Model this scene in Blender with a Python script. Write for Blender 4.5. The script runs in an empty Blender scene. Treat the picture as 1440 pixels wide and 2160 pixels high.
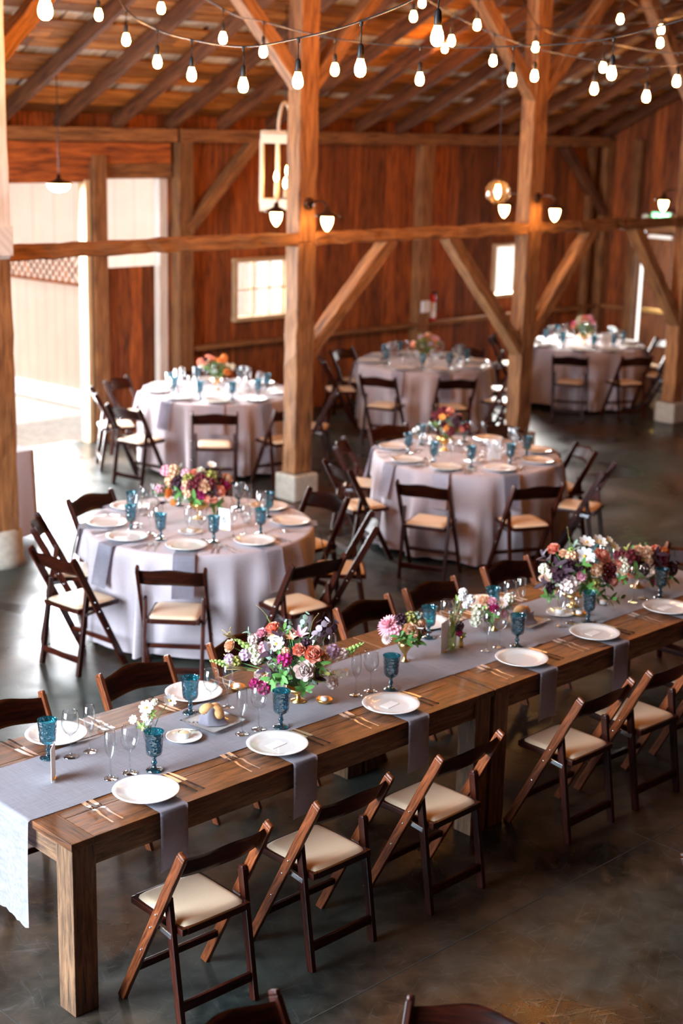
import bpy, bmesh, math, random
from mathutils import Vector, Matrix
random.seed(7)
PI = math.pi
S = bpy.context.scene
COL = S.collection
# ------------------------------------------------------------------ camera
cam_d = bpy.data.cameras.new('camera'); cam = bpy.data.objects.new('camera', cam_d); COL.objects.link(cam)
cam_d.sensor_fit = 'VERTICAL'; cam_d.sensor_height = 36.0; cam_d.sensor_width = 24.0
cam_d.lens = 36.0*3151.23/2160
_r = Vector((0.71972,-0.69385,0.0241)); _u = Vector((0.15817,0.19767,0.96742)); _f = Vector((0.67601,0.69246,-0.25201))
_m = Matrix(((_r.x,_u.x,-_f.x,0),(_r.y,_u.y,-_f.y,0),(_r.z,_u.z,-_f.z,3.4871),(0,0,0,1)))
cam.matrix_world = _m
cam_d.clip_start = .05; cam_d.clip_end = 200
cam_d.dof.use_dof = True; cam_d.dof.focus_distance = 6.3; cam_d.dof.aperture_fstop = 1.9; cam_d.dof.aperture_blades = 0
S.camera = cam
# ------------------------------------------------------------------ light and exposure
EXPOSURE = 0.0
WORLD = 3.0
BULB = 380.0
DAY = 1350.0
S.view_settings.view_transform = 'Standard'; S.view_settings.look = 'None'
S.view_settings.gamma = 1; S.view_settings.exposure = EXPOSURE; S.view_settings.use_curve_mapping = False
wd = bpy.data.worlds.new('sky'); S.world = wd; wd.use_nodes = True
bg = wd.node_tree.nodes['Background']; bg.inputs[0].default_value = (.88,.94,1,1); bg.inputs[1].default_value = WORLD
def area(name, loc, target, sx, sy, power, color, portal=False, spread=None):
    d = bpy.data.lights.new(name,'AREA'); d.shape = 'RECTANGLE'; d.size = sx; d.size_y = sy; d.energy = power; d.color = color
    if spread: d.spread = spread
    o = bpy.data.objects.new(name,d); COL.objects.link(o); o.location = loc
    o.rotation_euler = (Vector(target)-Vector(loc)).to_track_quat('-Z','Y').to_euler()
    if portal: d.cycles.is_portal = True
    return o
def sun(name, direction, strength, color, angle=2):
    d = bpy.data.lights.new(name,'SUN'); d.energy = strength; d.color = color; d.angle = math.radians(angle)
    o = bpy.data.objects.new(name,d); COL.objects.link(o); o.rotation_euler = Vector(direction).to_track_quat('-Z','Y').to_euler()
    o.location = (0,0,20); return o
area('barn_door_daylight', (-2.9,6.9,3.1), (3,5.7,.6), 5.0, 5.4, DAY, (.70,.85,1), spread=2.1)
sun('yard_sun', (.10,.22,-1), 4.0, (1,.96,.90))
area('doorway_daylight', (8.45,13.75,1.4), (8.45,10,1.0), 1.6, 2.7, 500, (.93,.96,1), spread=2.3)
area('window_daylight_big', (16.47,13.66,1.55), (15.2,10,.6), .78, .68, 350, (1,.97,.92))
area('window_daylight', (11.8,13.66,1.55), (11.8,10,1.2), .78, .68, 25, (1,.98,.95))
# ------------------------------------------------------------------ materials
def newmat(name):
    m = bpy.data.materials.new(name); m.use_nodes = True
    nt = m.node_tree; return m, nt, nt.nodes['Principled BSDF']
def pm(name, col, rough=.5, metal=0, trans=0, ior=1.45, coat=0, emis=None, es=0, sheen=0, alpha=1, sss=0, bump=0, bscale=40, var=0):
    m, nt, b = newmat(name)
    b.inputs['Base Color'].default_value = (*col,1); b.inputs['Roughness'].default_value = rough
    b.inputs['Metallic'].default_value = metal; b.inputs['Transmission Weight'].default_value = trans
    b.inputs['IOR'].default_value = ior; b.inputs['Coat Weight'].default_value = coat
    b.inputs['Sheen Weight'].default_value = sheen; b.inputs['Alpha'].default_value = alpha
    if emis: b.inputs['Emission Color'].default_value = (*emis,1); b.inputs['Emission Strength'].default_value = es
    N = nt.nodes.new; L = nt.links.new
    tc = N('ShaderNodeTexCoord')
    nz = N('ShaderNodeTexNoise'); nz.inputs['Scale'].default_value = bscale; nz.inputs['Detail'].default_value = 4
    L(tc.outputs['Object'], nz.inputs['Vector'])
    if bump:
        bp = N('ShaderNodeBump'); bp.inputs['Strength'].default_value = bump; bp.inputs['Distance'].default_value = .003
        L(nz.outputs[0], bp.inputs['Height']); L(bp.outputs[0], b.inputs['Normal'])
    if var:
        mx = N('ShaderNodeMix'); mx.data_type = 'RGBA'; mx.inputs[6].default_value = (*[c*(1-var) for c in col],1); mx.inputs[7].default_value = (*[min(1,c*(1+var)) for c in col],1)
        L(nz.outputs[0], mx.inputs[0]); L(mx.outputs[2], b.inputs['Base Color'])
    return m
def wood(name, c1, c2, rough=.6, coat=0, sc=1.0, knots=.5, var=.5, bump=.4, streak=14, dark=(.02,.01,.005), spec=.5):
    m, nt, b = newmat(name); N = nt.nodes.new; L = nt.links.new
    uv = N('ShaderNodeUVMap'); uv.uv_map = 'grain'
    mp = N('ShaderNodeMapping'); mp.inputs['Scale'].default_value = (1.6*sc, streak*sc, 1); L(uv.outputs[0], mp.inputs[0])
    nz = N('ShaderNodeTexNoise'); nz.inputs['Scale'].default_value = 1.5; nz.inputs['Detail'].default_value = 8; nz.inputs['Roughness'].default_value = .65; nz.inputs['Distortion'].default_value = .6
    L(mp.outputs[0], nz.inputs['Vector'])
    mp3 = N('ShaderNodeMapping'); mp3.inputs['Scale'].default_value = (3*sc, streak*7*sc, 1); L(uv.outputs[0], mp3.inputs[0])
    nf = N('ShaderNodeTexNoise'); nf.inputs['Scale'].default_value = 1.2; nf.inputs['Detail'].default_value = 4; L(mp3.outputs[0], nf.inputs['Vector'])
    ad = N('ShaderNodeMath'); ad.operation = 'MULTIPLY_ADD'; L(nf.outputs[0], ad.inputs[0]); ad.inputs[1].default_value = .45; 
    sb = N('ShaderNodeMath'); sb.operation = 'SUBTRACT'; L(nz.outputs[0], sb.inputs[0]); sb.inputs[1].default_value = .22; L(sb.outputs[0], ad.inputs[2])
    cr = N('ShaderNodeValToRGB'); cr.color_ramp.elements[0].position = .32; cr.color_ramp.elements[0].color = (*c1,1)
    cr.color_ramp.elements[1].position = .68; cr.color_ramp.elements[1].color = (*c2,1); L(ad.outputs[0], cr.inputs[0])
    # knots
    mp2 = N('ShaderNodeMapping'); mp2.inputs['Scale'].default_value = (1.3*sc, 5*sc, 1); L(uv.outputs[0], mp2.inputs[0])
    vo = N('ShaderNodeTexVoronoi'); vo.inputs['Scale'].default_value = 1.1; L(mp2.outputs[0], vo.inputs['Vector'])
    kr = N('ShaderNodeMapRange'); kr.inputs[1].default_value = .05; kr.inputs[2].default_value = .19; kr.inputs[3].default_value = knots; kr.inputs[4].default_value = 0; L(vo.outputs['Distance'], kr.inputs[0])
    mk = N('ShaderNodeMix'); mk.data_type = 'RGBA'; L(kr.outputs[0], mk.inputs[0]); L(cr.outputs[0], mk.inputs[6]); mk.inputs[7].default_value = (*dark,1)
    ge = N('ShaderNodeNewGeometry'); oi = N('ShaderNodeObjectInfo')
    rr = N('ShaderNodeMath'); rr.operation = 'ADD'; L(ge.outputs['Random Per Island'], rr.inputs[0]); L(oi.outputs['Random'], rr.inputs[1])
    fr = N('ShaderNodeMath'); fr.operation = 'FRACT'; L(rr.outputs[0], fr.inputs[0])
    vr = N('ShaderNodeMapRange'); vr.inputs[3].default_value = 1-var; vr.inputs[4].default_value = 1+var*.6; L(fr.outputs[0], vr.inputs[0])
    hs = N('ShaderNodeHueSaturation'); L(vr.outputs[0], hs.inputs['Value']); L(mk.outputs[2], hs.inputs['Color'])
    L(hs.outputs[0], b.inputs['Base Color'])
    b.inputs['Roughness'].default_value = rough; b.inputs['Coat Weight'].default_value = coat; b.inputs['Coat Roughness'].default_value = .15
    b.inputs['Specular IOR Level'].default_value = spec
    bp = N('ShaderNodeBump'); bp.inputs['Strength'].default_value = bump; bp.inputs['Distance'].default_value = .004; L(ad.outputs[0], bp.inputs['Height']); L(bp.outputs[0], b.inputs['Normal'])
    return m
M = {}
M['barn'] = wood('barn_board', (.08,.014,.004), (.46,.12,.02), .75, 0, 1, .8, .55)
M['roofboard'] = wood('roof_board', (.20,.055,.008), (.66,.27,.05), .8, 0, 1, .6, .6)
M['shingle'] = wood('shingle_underside', (.50,.45,.36), (.85,.82,.74), .9, 0, 1, .2, .3)
M['timber'] = wood('old_timber', (.11,.040,.014), (.42,.18,.058), .8, 0, 1, .7, .25)
M['rafter'] = wood('rafter_timber', (.06,.017,.005), (.27,.09,.026), .8, 0, 1, .5, .3)
M['pale_timber'] = wood('whitewashed_timber', (.62,.56,.50), (.90,.86,.82), .85, 0, 1, .25, .1, dark=(.3,.2,.15))
M['table'] = wood('dark_oak_plank', (.014,.005,.002), (.24,.082,.026), .42, .06, 1.6, .35, .45, .35)
M['leg'] = wood('oak_leg', (.034,.015,.007), (.29,.145,.068), .55, .0, 2, .2, .2, .4)
M['chair'] = wood('mahogany_stain', (.004,.0007,.0005), (.068,.010,.003), .34, .06, 3, .1, .35, .15, spec=.3)
M['chair_lit'] = wood('lit_mahogany', (.030,.006,.003), (.30,.075,.020), .36, .1, 3, .15, .3, .25, spec=.4)  # mahogany copy with the doorway's reflected light painted into its colour
M['pad'] = pm('ivory_vinyl', (.72,.55,.38), .45, bump=.15, bscale=160)
M['metal'] = pm('bright_steel', (.75,.75,.76), .25, 1)
M['silver'] = pm('silver_cutlery', (.88,.87,.87), .36, 1)
M['cloth'] = pm('mauve_grey_linen', (.47,.38,.40), .85, sheen=.3, bump=.12, bscale=300, var=.05)
M['runner'] = pm('dove_linen_runner', (.50,.47,.51), .88, sheen=.2, bump=.6, bscale=260, var=.14)
M['napkin'] = pm('grey_napkin_linen', (.43,.41,.49), .85, sheen=.25, bump=.2, bscale=300)
def linen(name, col, v=.16, sc=1.0):
    m, nt, b = newmat(name); N = nt.nodes.new; L = nt.links.new; tc = N('ShaderNodeTexCoord'); outs = []
    for s_ in ((9,520,60),(520,9,60)):
        mp = N('ShaderNodeMapping'); mp.inputs['Scale'].default_value = [k*sc for k in s_]; L(tc.outputs['Object'], mp.inputs[0])
        n = N('ShaderNodeTexNoise'); n.inputs['Scale'].default_value = 1; n.inputs['Detail'].default_value = 3; L(mp.outputs[0], n.inputs['Vector']); outs.append(n.outputs[0])
    ad = N('ShaderNodeMath'); ad.operation = 'ADD'; L(outs[0], ad.inputs[0]); L(outs[1], ad.inputs[1])
    mr = N('ShaderNodeMapRange'); mr.inputs[1].default_value = .7; mr.inputs[2].default_value = 1.3; L(ad.outputs[0], mr.inputs[0])
    mx = N('ShaderNodeMix'); mx.data_type = 'RGBA'; mx.inputs[6].default_value = (*[k*(1-v) for k in col],1); mx.inputs[7].default_value = (*[k*(1+v) for k in col],1)
    L(mr.outputs[0], mx.inputs[0]); L(mx.outputs[2], b.inputs['Base Color']); b.inputs['Roughness'].default_value = .9; b.inputs['Sheen Weight'].default_value = .2; b.inputs['Specular IOR Level'].default_value = .2
    bp = N('ShaderNodeBump'); bp.inputs['Strength'].default_value = .3; bp.inputs['Distance'].default_value = .001; L(ad.outputs[0], bp.inputs['Height']); L(bp.outputs[0], b.inputs['Normal'])
    return m
M['runner'] = linen('dove_linen_runner', (.47,.44,.485), .24)
M['napkin'] = linen('grey_napkin_linen', (.42,.39,.45), .10)
M['cloth'] = linen('mauve_grey_linen', (.48,.40,.42), .08)
M['china'] = pm('white_china', (.86,.83,.80), .12, coat=.6)
M['card'] = pm('white_card', (.88,.85,.84), .6)
M['ink'] = pm('dark_ink', (.05,.05,.05), .6)
def thin_glass(name, tint, refl=1.0, diff=0.0, dcol=(1,1,1), rough=.02, bump=0, ior=1.5):
    m, nt, b = newmat(name); N = nt.nodes.new; L = nt.links.new; out = [n for n in nt.nodes if n.type == 'OUTPUT_MATERIAL'][0]; nt.nodes.remove(b)
    tr = N('ShaderNodeBsdfTransparent'); tr.inputs[0].default_value = (*tint,1)
    gl = N('ShaderNodeBsdfGlossy'); gl.inputs['Roughness'].default_value = rough
    lq = N('ShaderNodeLayerWeight'); lq.inputs[0].default_value = .5
    pw = N('ShaderNodeMath'); pw.operation = 'POWER'; pw.inputs[1].default_value = 2.6; L(lq.outputs['Facing'], pw.inputs[0])
    lw = N('ShaderNodeMath'); lw.operation = 'MULTIPLY_ADD'; lw.inputs[1].default_value = .8; lw.inputs[2].default_value = .09; L(pw.outputs[0], lw.inputs[0])
    mu = N('ShaderNodeMath'); mu.operation = 'MULTIPLY'; mu.inputs[1].default_value = refl; mu.use_clamp = True; L(lw.outputs[0], mu.inputs[0])
    mx = N('ShaderNodeMixShader'); src = tr
    if diff:
        df = N('ShaderNodeBsdfDiffuse'); df.inputs[0].default_value = (*dcol,1); tl = N('ShaderNodeBsdfTranslucent'); tl.inputs[0].default_value = (*dcol,1)
        m2 = N('ShaderNodeMixShader'); m2.inputs[0].default_value = .5; L(df.outputs[0], m2.inputs[1]); L(tl.outputs[0], m2.inputs[2])
        m1 = N('ShaderNodeMixShader'); m1.inputs[0].default_value = diff; L(tr.outputs[0], m1.inputs[1]); L(m2.outputs[0], m1.inputs[2]); src = m1
    L(mu.outputs[0], mx.inputs[0]); L(src.outputs[0], mx.inputs[1]); L(gl.outputs[0], mx.inputs[2]); L(mx.outputs[0], out.inputs[0])
    if bump:
        tc = N('ShaderNodeTexCoord'); vo = N('ShaderNodeTexVoronoi'); vo.inputs['Scale'].default_value = 75; L(tc.outputs['Object'], vo.inputs['Vector'])
        bp = N('ShaderNodeBump'); bp.inputs['Strength'].default_value = bump; bp.inputs['Distance'].default_value = .004; L(vo.outputs['Distance'], bp.inputs['Height']); L(bp.outputs[0], gl.inputs['Normal']); L(bp.outputs[0], lq.inputs['Normal'])
    return m
M['glass'] = thin_glass('clear_glass', (.97,.98,.98), 1.3)
M['teal'] = thin_glass('teal_pressed_glass', (.05,.38,.48), 1.8, .22, (.006,.13,.19), .06, .8)
M['greenglass'] = thin_glass('olive_bottle_glass', (.62,.68,.42), 1.3, .1, (.3,.32,.1))
M['gold'] = pm('brushed_gold', (.80,.50,.18), .3, 1)
M['black'] = pm('black_rubber', (.012,.010,.010), .5)
M['bronze'] = pm('dark_bronze', (.08,.04,.025), .4, .8)
M['whitemetal'] = pm('cream_painted_metal', (.78,.66,.50), .5)
M['bulb'] = pm('glowing_bulb', (1,.8,.5), .3, emis=(1,.38,.075), es=BULB)
M['jar'] = pm('glowing_glass_jar', (1,.85,.6), .3, emis=(1,.50,.15), es=60)
M['candlebulb'] = pm('glowing_candle_bulb', (1,.85,.6), .3, emis=(1,.5,.16), es=90)
M['concrete'] = pm('old_concrete', (.42,.37,.30), .9, bump=.6, bscale=22, var=.35)
M['bread'] = pm('crusty_bread', (.66,.36,.14), .7, bump=.5, bscale=30, var=.35)
M['butter'] = pm('butter', (.85,.68,.40), .4)
M['red'] = pm('red_enamel', (.55,.02,.02), .35)
M['exit'] = pm('lit_green_sign', (.1,.8,.3), .5, emis=(.10,1,.35), es=3.0)
M['exitw'] = pm('lit_sign_letters', (.8,1,.85), .5, emis=(.7,1,.8), es=5)
M['frost'] = thin_glass('window_pane', (.97,.97,.97))
M['smoke'] = thin_glass('clear_globe_glass', (.95,.88,.78), 1.5, .06, (1,.75,.5))
M['palepaint'] = pm('sunlit_pale_boards', (.66,.50,.41), .9, var=.12, bscale=3)
M['windowframe'] = wood('window_frame_wood', (.42,.27,.13), (.68,.48,.28), .7, 0, 2, .1, .1)
FC = dict(white=(.95,.94,.90), cream=(.93,.87,.70), blush=(.95,.76,.71), pink=(.92,.48,.56), coral=(.94,.36,.24), peach=(.95,.60,.38), orange=(.93,.36,.08), magenta=(.58,.02,.20), burgundy=(.16,.008,.018), plum=(.05,.008,.025), lilac=(.78,.56,.74), lime=(.38,.55,.14), olive=(.38,.36,.08), green=(.10,.27,.05), sage=(.26,.36,.27), silver=(.50,.40,.46), plumleaf=(.045,.015,.028), tan=(.36,.24,.08), yellow=(.85,.52,.05))
for k, c in FC.items(): M['f_'+k] = pm('petal_'+k if k not in ('green','lime','sage','olive','plumleaf','tan','silver') else 'leaf_'+k, c, .6, sheen=.1, var=.12, bscale=60)
def floor_mat():
    m, nt, b = newmat('polished_concrete_floor'); N = nt.nodes.new; L = nt.links.new
    tc = N('ShaderNodeTexCoord')
    def noise(sc, det, dist=0, mp=None):
        n = N('ShaderNodeTexNoise'); n.inputs['Scale'].default_value = sc; n.inputs['Detail'].default_value = det; n.inputs['Distortion'].default_value = dist
        if mp:
            q0 = N('ShaderNodeMapping'); q0.inputs['Rotation'].default_value = (0,0,mp[1]); L(tc.outputs['Object'], q0.inputs[0])
            q = N('ShaderNodeMapping'); q.inputs['Scale'].default_value = mp[0]; L(q0.outputs[0], q.inputs[0]); L(q.outputs[0], n.inputs['Vector'])
        else: L(tc.outputs['Object'], n.inputs['Vector'])
        return n
    n1 = noise(1.3, 8, .8); n2 = noise(.55, 3, .4); n3 = noise(9, 8, .5)
    c1 = N('ShaderNodeValToRGB'); e = c1.color_ramp.elements; e[0].position = .33; e[0].color = (.008,.010,.010,1); e[1].position = .68; e[1].color = (.066,.058,.050,1)
    a = N('ShaderNodeMath'); a.operation = 'MULTIPLY_ADD'; a.inputs[1].default_value = .55; L(n3.outputs[0], a.inputs[0]); 
    s_ = N('ShaderNodeMath'); s_.operation = 'SUBTRACT'; s_.inputs[1].default_value = .275; L(n1.outputs[0], s_.inputs[0]); L(s_.outputs[0], a.inputs[2]); L(a.outputs[0], c1.inputs[0])
    c2 = N('ShaderNodeValToRGB'); e = c2.color_ramp.elements; e[0].position = .42; e[0].color = (.75,1.05,1.05,1); e[1].position = .6; e[1].color = (1.35,.84,.55,1); L(n2.outputs[0], c2.inputs[0])
    mu = N('ShaderNodeMix'); mu.data_type = 'RGBA'; mu.blend_type = 'MULTIPLY'; mu.inputs[0].default_value = 1; L(c1.outputs[0], mu.inputs[6]); L(c2.outputs[0], mu.inputs[7])
    # scratches
    last = mu.outputs[2]
    for i, (rot, sx) in enumerate(((.5,1),(1.9,1.3),(2.7,.8),(1.2,2.2),(.1,2.6))):
        sN = noise(2.5, 6, 1.2, ((sx*1.3,17,1),rot)); r = N('ShaderNodeMapRange'); r.inputs[1].default_value = .62; r.inputs[2].default_value = .80; r.inputs[4].default_value = .24; L(sN.outputs[0], r.inputs[0])
        x = N('ShaderNodeMix'); x.data_type = 'RGBA'; L(r.outputs[0], x.inputs[0]); L(last, x.inputs[6]); x.inputs[7].default_value = (.20,.19,.18,1); last = x.outputs[2]
    L(last, b.inputs['Base Color'])
    b.inputs['Specular IOR Level'].default_value = .26
    rr = N('ShaderNodeMapRange'); rr.inputs[1].default_value = .3; rr.inputs[2].default_value = .7; rr.inputs[3].default_value = .20; rr.inputs[4].default_value = .55; L(n1.outputs[0], rr.inputs[0]); L(rr.outputs[0], b.inputs['Roughness'])
    bp = N('ShaderNodeBump'); bp.inputs['Strength'].default_value = .12; bp.inputs['Distance'].default_value = .004; L(n3.outputs[0], bp.inputs['Height']); L(bp.outputs[0], b.inputs['Normal'])
    return m
M['floor'] = floor_mat()
M['gravel'] = pm('pale_gravel', (.55,.50,.44), .95, bump=1, bscale=14, var=.45)
M['joint'] = pm('floor_joint', (.050,.044,.036), .8)

# ------------------------------------------------------------------ mesh helpers
class MB:
    def __init__(s): s.bm = bmesh.new(); s.uv = s.bm.loops.layers.uv.new('grain')
    def _uv(s, faces, fn):
        for f in faces:
            for l in f.loops: l[s.uv].uv = fn(l.vert.co)
    def bar(s, p0, p1, w, h, side=None, bev=0.0, taper=1.0):
        """beam from p0 to p1: w along side, h along the third axis"""
        p0 = Vector(p0); p1 = Vector(p1); d = (p1-p0); ln = d.length; d.normalize()
        if side is None: side = Vector((1,0,0)) if abs(d.x) < .9 else Vector((0,1,0))
        side = Vector(side); side = (side - d*side.dot(d)).normalized(); up = d.cross(side)
        vs = []
        for t, k in ((0,1),(ln,taper)):
            for a, b in ((-1,-1),(1,-1),(1,1),(-1,1)):
                vs.append(s.bm.verts.new(p0 + d*t + side*(a*w/2*k) + up*(b*h/2*k)))
        fs = [s.bm.faces.new([vs[i] for i in q]) for q in ((3,2,1,0),(4,5,6,7),(0,1,5,4),(1,2,6,5),(2,3,7,6),(3,0,4,7))]
        if bev:
            es = set(e for f in fs for e in f.edges)
            r = bmesh.ops.bevel(s.bm, geom=list(es), offset=bev, segments=2, profile=.6, affect='EDGES')
            fs = list(set(f for v in r['verts'] for f in v.link_faces) | set(f for f in fs if f.is_valid))
        ru, rv = random.random()*9, random.random()*9
        s._uv(fs, lambda c: ((c-p0).dot(d)+ru, (c-p0).dot(side)+(c-p0).dot(up)+rv))
        return s
    def box(s, c, size, bev=0.0):
        c = Vector(c); i = max(range(3), key=lambda k: size[k]); ax = [Vector((1,0,0)),Vector((0,1,0)),Vector((0,0,1))]
        d = ax[i]; sd = ax[(i+1)%3]; 
        return s.bar(c-d*size[i]/2, c+d*size[i]/2, size[(i+1)%3], size[(i+2)%3], sd, bev)
    def lathe(s, prof, seg=24, c=(0,0,0), axis='Z', close=False):
        c = Vector(c); rings = []
        for r, z in prof:
            if r < 1e-5: rings.append([s.bm.verts.new(c+Vector((0,0,z)))])
            else: rings.append([s.bm.verts.new(c+Vector((r*math.cos(2*PI*k/seg), r*math.sin(2*PI*k/seg), z))) for k in range(seg)])
        pr = list(zip(rings, rings[1:]))
        if close: pr.append((rings[-1], rings[0]))
        for A, B in pr:
            for k in range(seg):
                k2 = (k+1)%seg
                if len(A) == 1 and len(B) == 1: continue
                if len(A) == 1: f = s.bm.faces.new((A[0],B[k2],B[k]))
                elif len(B) == 1: f = s.bm.faces.new((A[k],A[k2],B[0]))
                else: f = s.bm.faces.new((A[k],A[k2],B[k2],B[k]))
                f.smooth = True
        return s
    def tube(s, pts, r, seg=6, r2=None):
        pts = [Vector(p) for p in pts]; n = len(pts); rings = []
        for i, p in enumerate(pts):
            d = (pts[min(i+1,n-1)]-pts[max(i-1,0)]).normalized()
            a = d.cross(Vector((0,0,1)));  a = a if a.length > .05 else d.cross(Vector((1,0,0))); a.normalize(); b = d.cross(a)
            rr = r if r2 is None else r+(r2-r)*i/(n-1)
            rings.append([s.bm.verts.new(p+a*rr*math.cos(2*PI*k/seg)+b*rr*math.sin(2*PI*k/seg)) for k in range(seg)])
        for A, B in zip(rings, rings[1:]):
            for k in range(seg):
                f = s.bm.faces.new((A[k],A[(k+1)%seg],B[(k+1)%seg],B[k])); f.smooth = True
        s.bm.faces.new(rings[0][::-1]); s.bm.faces.new(rings[-1])
        return s
    def grid(s, fn, nu, nv, thick=0, smooth=True, uvs=None):
        V = [[s.bm.verts.new(Vector(fn(i/nu, j/nv))) for j in range(nv+1)] for i in range(nu+1)]
        fs = []
        for i in range(nu):
            for j in range(nv):
                f = s.bm.faces.new((V[i][j],V[i+1][j],V[i+1][j+1],V[i][j+1])); f.smooth = smooth; fs.append(f)
        if uvs: s._uv(fs, uvs)
        if thick: bmesh.ops.solidify(s.bm, geom=fs, thickness=thick)
        return s
    def ball(s, c, r, sub=1, sq=(1,1,1), jit=0):
        m = Matrix.Translation(Vector(c)) @ Matrix.Diagonal((r*sq[0],r*sq[1],r*sq[2],1))
        q = bmesh.ops.create_icosphere(s.bm, subdivisions=sub, radius=1, matrix=m)
        for v in q['verts']:
            if jit: v.co += Vector([random.uniform(-jit,jit) for _ in range(3)])*r
            for f in v.link_faces: f.smooth = True
        return s
    def add_mesh(s, me, mat4):
        n0 = len(s.bm.verts); t = me.copy(); t.transform(mat4); s.bm.from_mesh(t); bpy.data.meshes.remove(t); return s
    def xform(s, mat4): bmesh.ops.transform(s.bm, matrix=mat4, verts=s.bm.verts[:]); return s
    def mesh(s, name, mat=None):
        bmesh.ops.recalc_face_normals(s.bm, faces=s.bm.faces[:])
        me = bpy.data.meshes.new(name); s.bm.to_mesh(me); s.bm.free()
        if mat: me.materials.append(mat)
        return me
    def build(s, name, mat, parent=None, loc=None):
        o = bpy.data.objects.new(name, s.mesh(name, mat)); COL.objects.link(o)
        if parent: o.parent = parent
        if loc: o.location = loc
        return o
def tag(o, label=None, cat=None, group=None, kind=None):
    if label: o['label'] = label
    if cat: o['category'] = cat
    if group: o['group'] = group
    if kind: o['kind'] = kind
    return o
def empty(name, loc=(0,0,0), rz=0, label=None, cat=None, group=None, kind=None):
    o = bpy.data.objects.new(name, None); COL.objects.link(o); o.location = loc; o.rotation_euler = (0,0,rz); o.empty_display_size = .1
    return tag(o, label, cat, group, kind)
def copy_tree(o, parent=None):
    c = o.copy(); COL.objects.link(c)
    if parent: c.parent = parent
    for ch in list(o.children): copy_tree(ch, c)
    return c
def text_mesh(txt, size, ext):
    cu = bpy.data.curves.new('t','FONT'); cu.body = txt; cu.size = size; cu.extrude = ext; cu.align_x = 'CENTER'; cu.align_y = 'CENTER'
    ob = bpy.data.objects.new('t', cu); COL.objects.link(ob)
    dg = bpy.context.evaluated_depsgraph_get(); dg.update(); me = bpy.data.meshes.new_from_object(ob.evaluated_get(dg))
    bpy.data.objects.remove(ob); bpy.data.curves.remove(cu); return me
# ------------------------------------------------------------------ setting: floor, walls, roof
YW = 13.6; XE = 18.55; ZP = 3.38; SL = .49
def zr(y): return ZP + SL*(13.5-y)
tag(MB().box((8,4.0,-.06), (22,19.3,.12)).build('floor', M['floor']), kind='structure')
b = MB()
b.box((8,3.84,.0004), (22,.006,.001)); b.box((6.0,1.8,.0004), (.006,9,.001)); b.box((2.76,5.5,.0004), (.006,14,.001)); b.box((12.4,5.5,.0004), (.006,14,.001))
tag(b.build('trim_1', M['joint']), kind='structure')
# roof: skip sheathing boards, shingles seen between them, rafters
ce = empty('ceiling', kind='structure')
b = MB(); YR = 4.0
ang = math.atan(SL); dv = Vector((0,-math.cos(ang),math.sin(ang))); nv_ = Vector((0,math.sin(ang),math.cos(ang)))
base = Vector((0,14.1,zr(14.1))) + nv_*.17
ln = (14.1-YR)/math.cos(ang); t = 0.02; k = 0
rnd = random.Random(3)
while t < ln-.1:
    w = rnd.uniform(.13,.17)
    x = -3.2+rnd.uniform(0,.5)
    while x < 19.0:
        l = rnd.choice((1.44,2.16,2.88)); x2 = min(x+l, 19.2)
        p = base + dv*(t+w/2)
        b.bar(Vector((x,p.y,p.z))+nv_*rnd.uniform(0,.006), Vector((x2-.006,p.y,p.z)), w, .02, dv)
        x = x2
    k += 1; t += w + (.018 if k%3 else .17)
b.build('sheathing_board', M['roofboard'], ce)
b = MB(); t = 0
while t < ln:
    x = -3.2
    while x < 19.2:
        w = rnd.uniform(.12,.26); p = base + dv*(t+.14) + nv_*(.022+rnd.uniform(0,.012))
        b.bar(Vector((x,p.y,p.z))-dv*.15, Vector((x,p.y,p.z))+dv*.15, w-.004, .012, (1,0,0)); x += w
    t += .28
b.build('roof_shingle', M['shingle'], ce)
MB().bar((8,14.3,zr(14.3)+.26), (8,YR,zr(YR)+.26), 22.6, .02, (1,0,0)).build('roof_deck', M['rafter'], ce)
MB().bar((8,YR,zr(YR)+.24), (8,-5.7,zr(YR)+.24-SL*(YR+5.7)), 22.6, .04, (1,0,0)).build('roof_slope', M['rafter'], ce)
for i in range(-15,14):
    x = 10.44+i*.725
    if x < -2.5 or x > 18.5: continue
    MB().bar((x,13.9,zr(13.9)+.075), (x,YR,zr(YR)+.075), .055, .15, (1,0,0), .004).build('rafter', M['rafter'], ce)
# back wall
wb = empty('wall_back', (0,0,0), kind='structure')
b = MB(); rnd = random.Random(5)
def boards(b, x0, x1, z0, z1, y=YW, th=.025):
    x = x0
    while x < x1-.01:
        w = min(rnd.uniform(.17,.27), x1-x)
        if x1-x-w < .06: w = x1-x
        yy = y+rnd.uniform(-.004,.008)
        b.bar((x+w/2,yy,z0), (x+w/2,yy,z1), w-.006, th, (1,0,0)); x += w
boards(b, -3.02, 7.55, 0, 3.75); boards(b, 7.55, 9.25, 2.81, 3.75); boards(b, 9.25, 10.44, 3.0, 3.75)
W1 = (11.42,12.22,1.23,1.87); W2 = (16.1,16.86,1.23,1.87)
boards(b, 10.44, W1[0], 0, 3.75)
boards(b, W1[0], W1[1], 0, W1[2]); boards(b, W1[0], W1[1], W1[3], 3.75); boards(b, W1[1], W2[0], 0, 3.75)
boards(b, W2[0], W2[1], 0, W2[2]); boards(b, W2[0], W2[1], W2[3], 3.75); boards(b, W2[1], XE+.02, 0, 3.75)
b.build('wall_board', M['barn'], wb)
for x0, x1 in ((-3.05,7.5),(10.44,W1[0]),(W1[1],W2[0]),(W2[1],XE+.05)): MB().box(((x0+x1)/2,YW+.04,1.9), (x1-x0,.02,3.8)).build('outer_board', M['barn'], wb)
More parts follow.
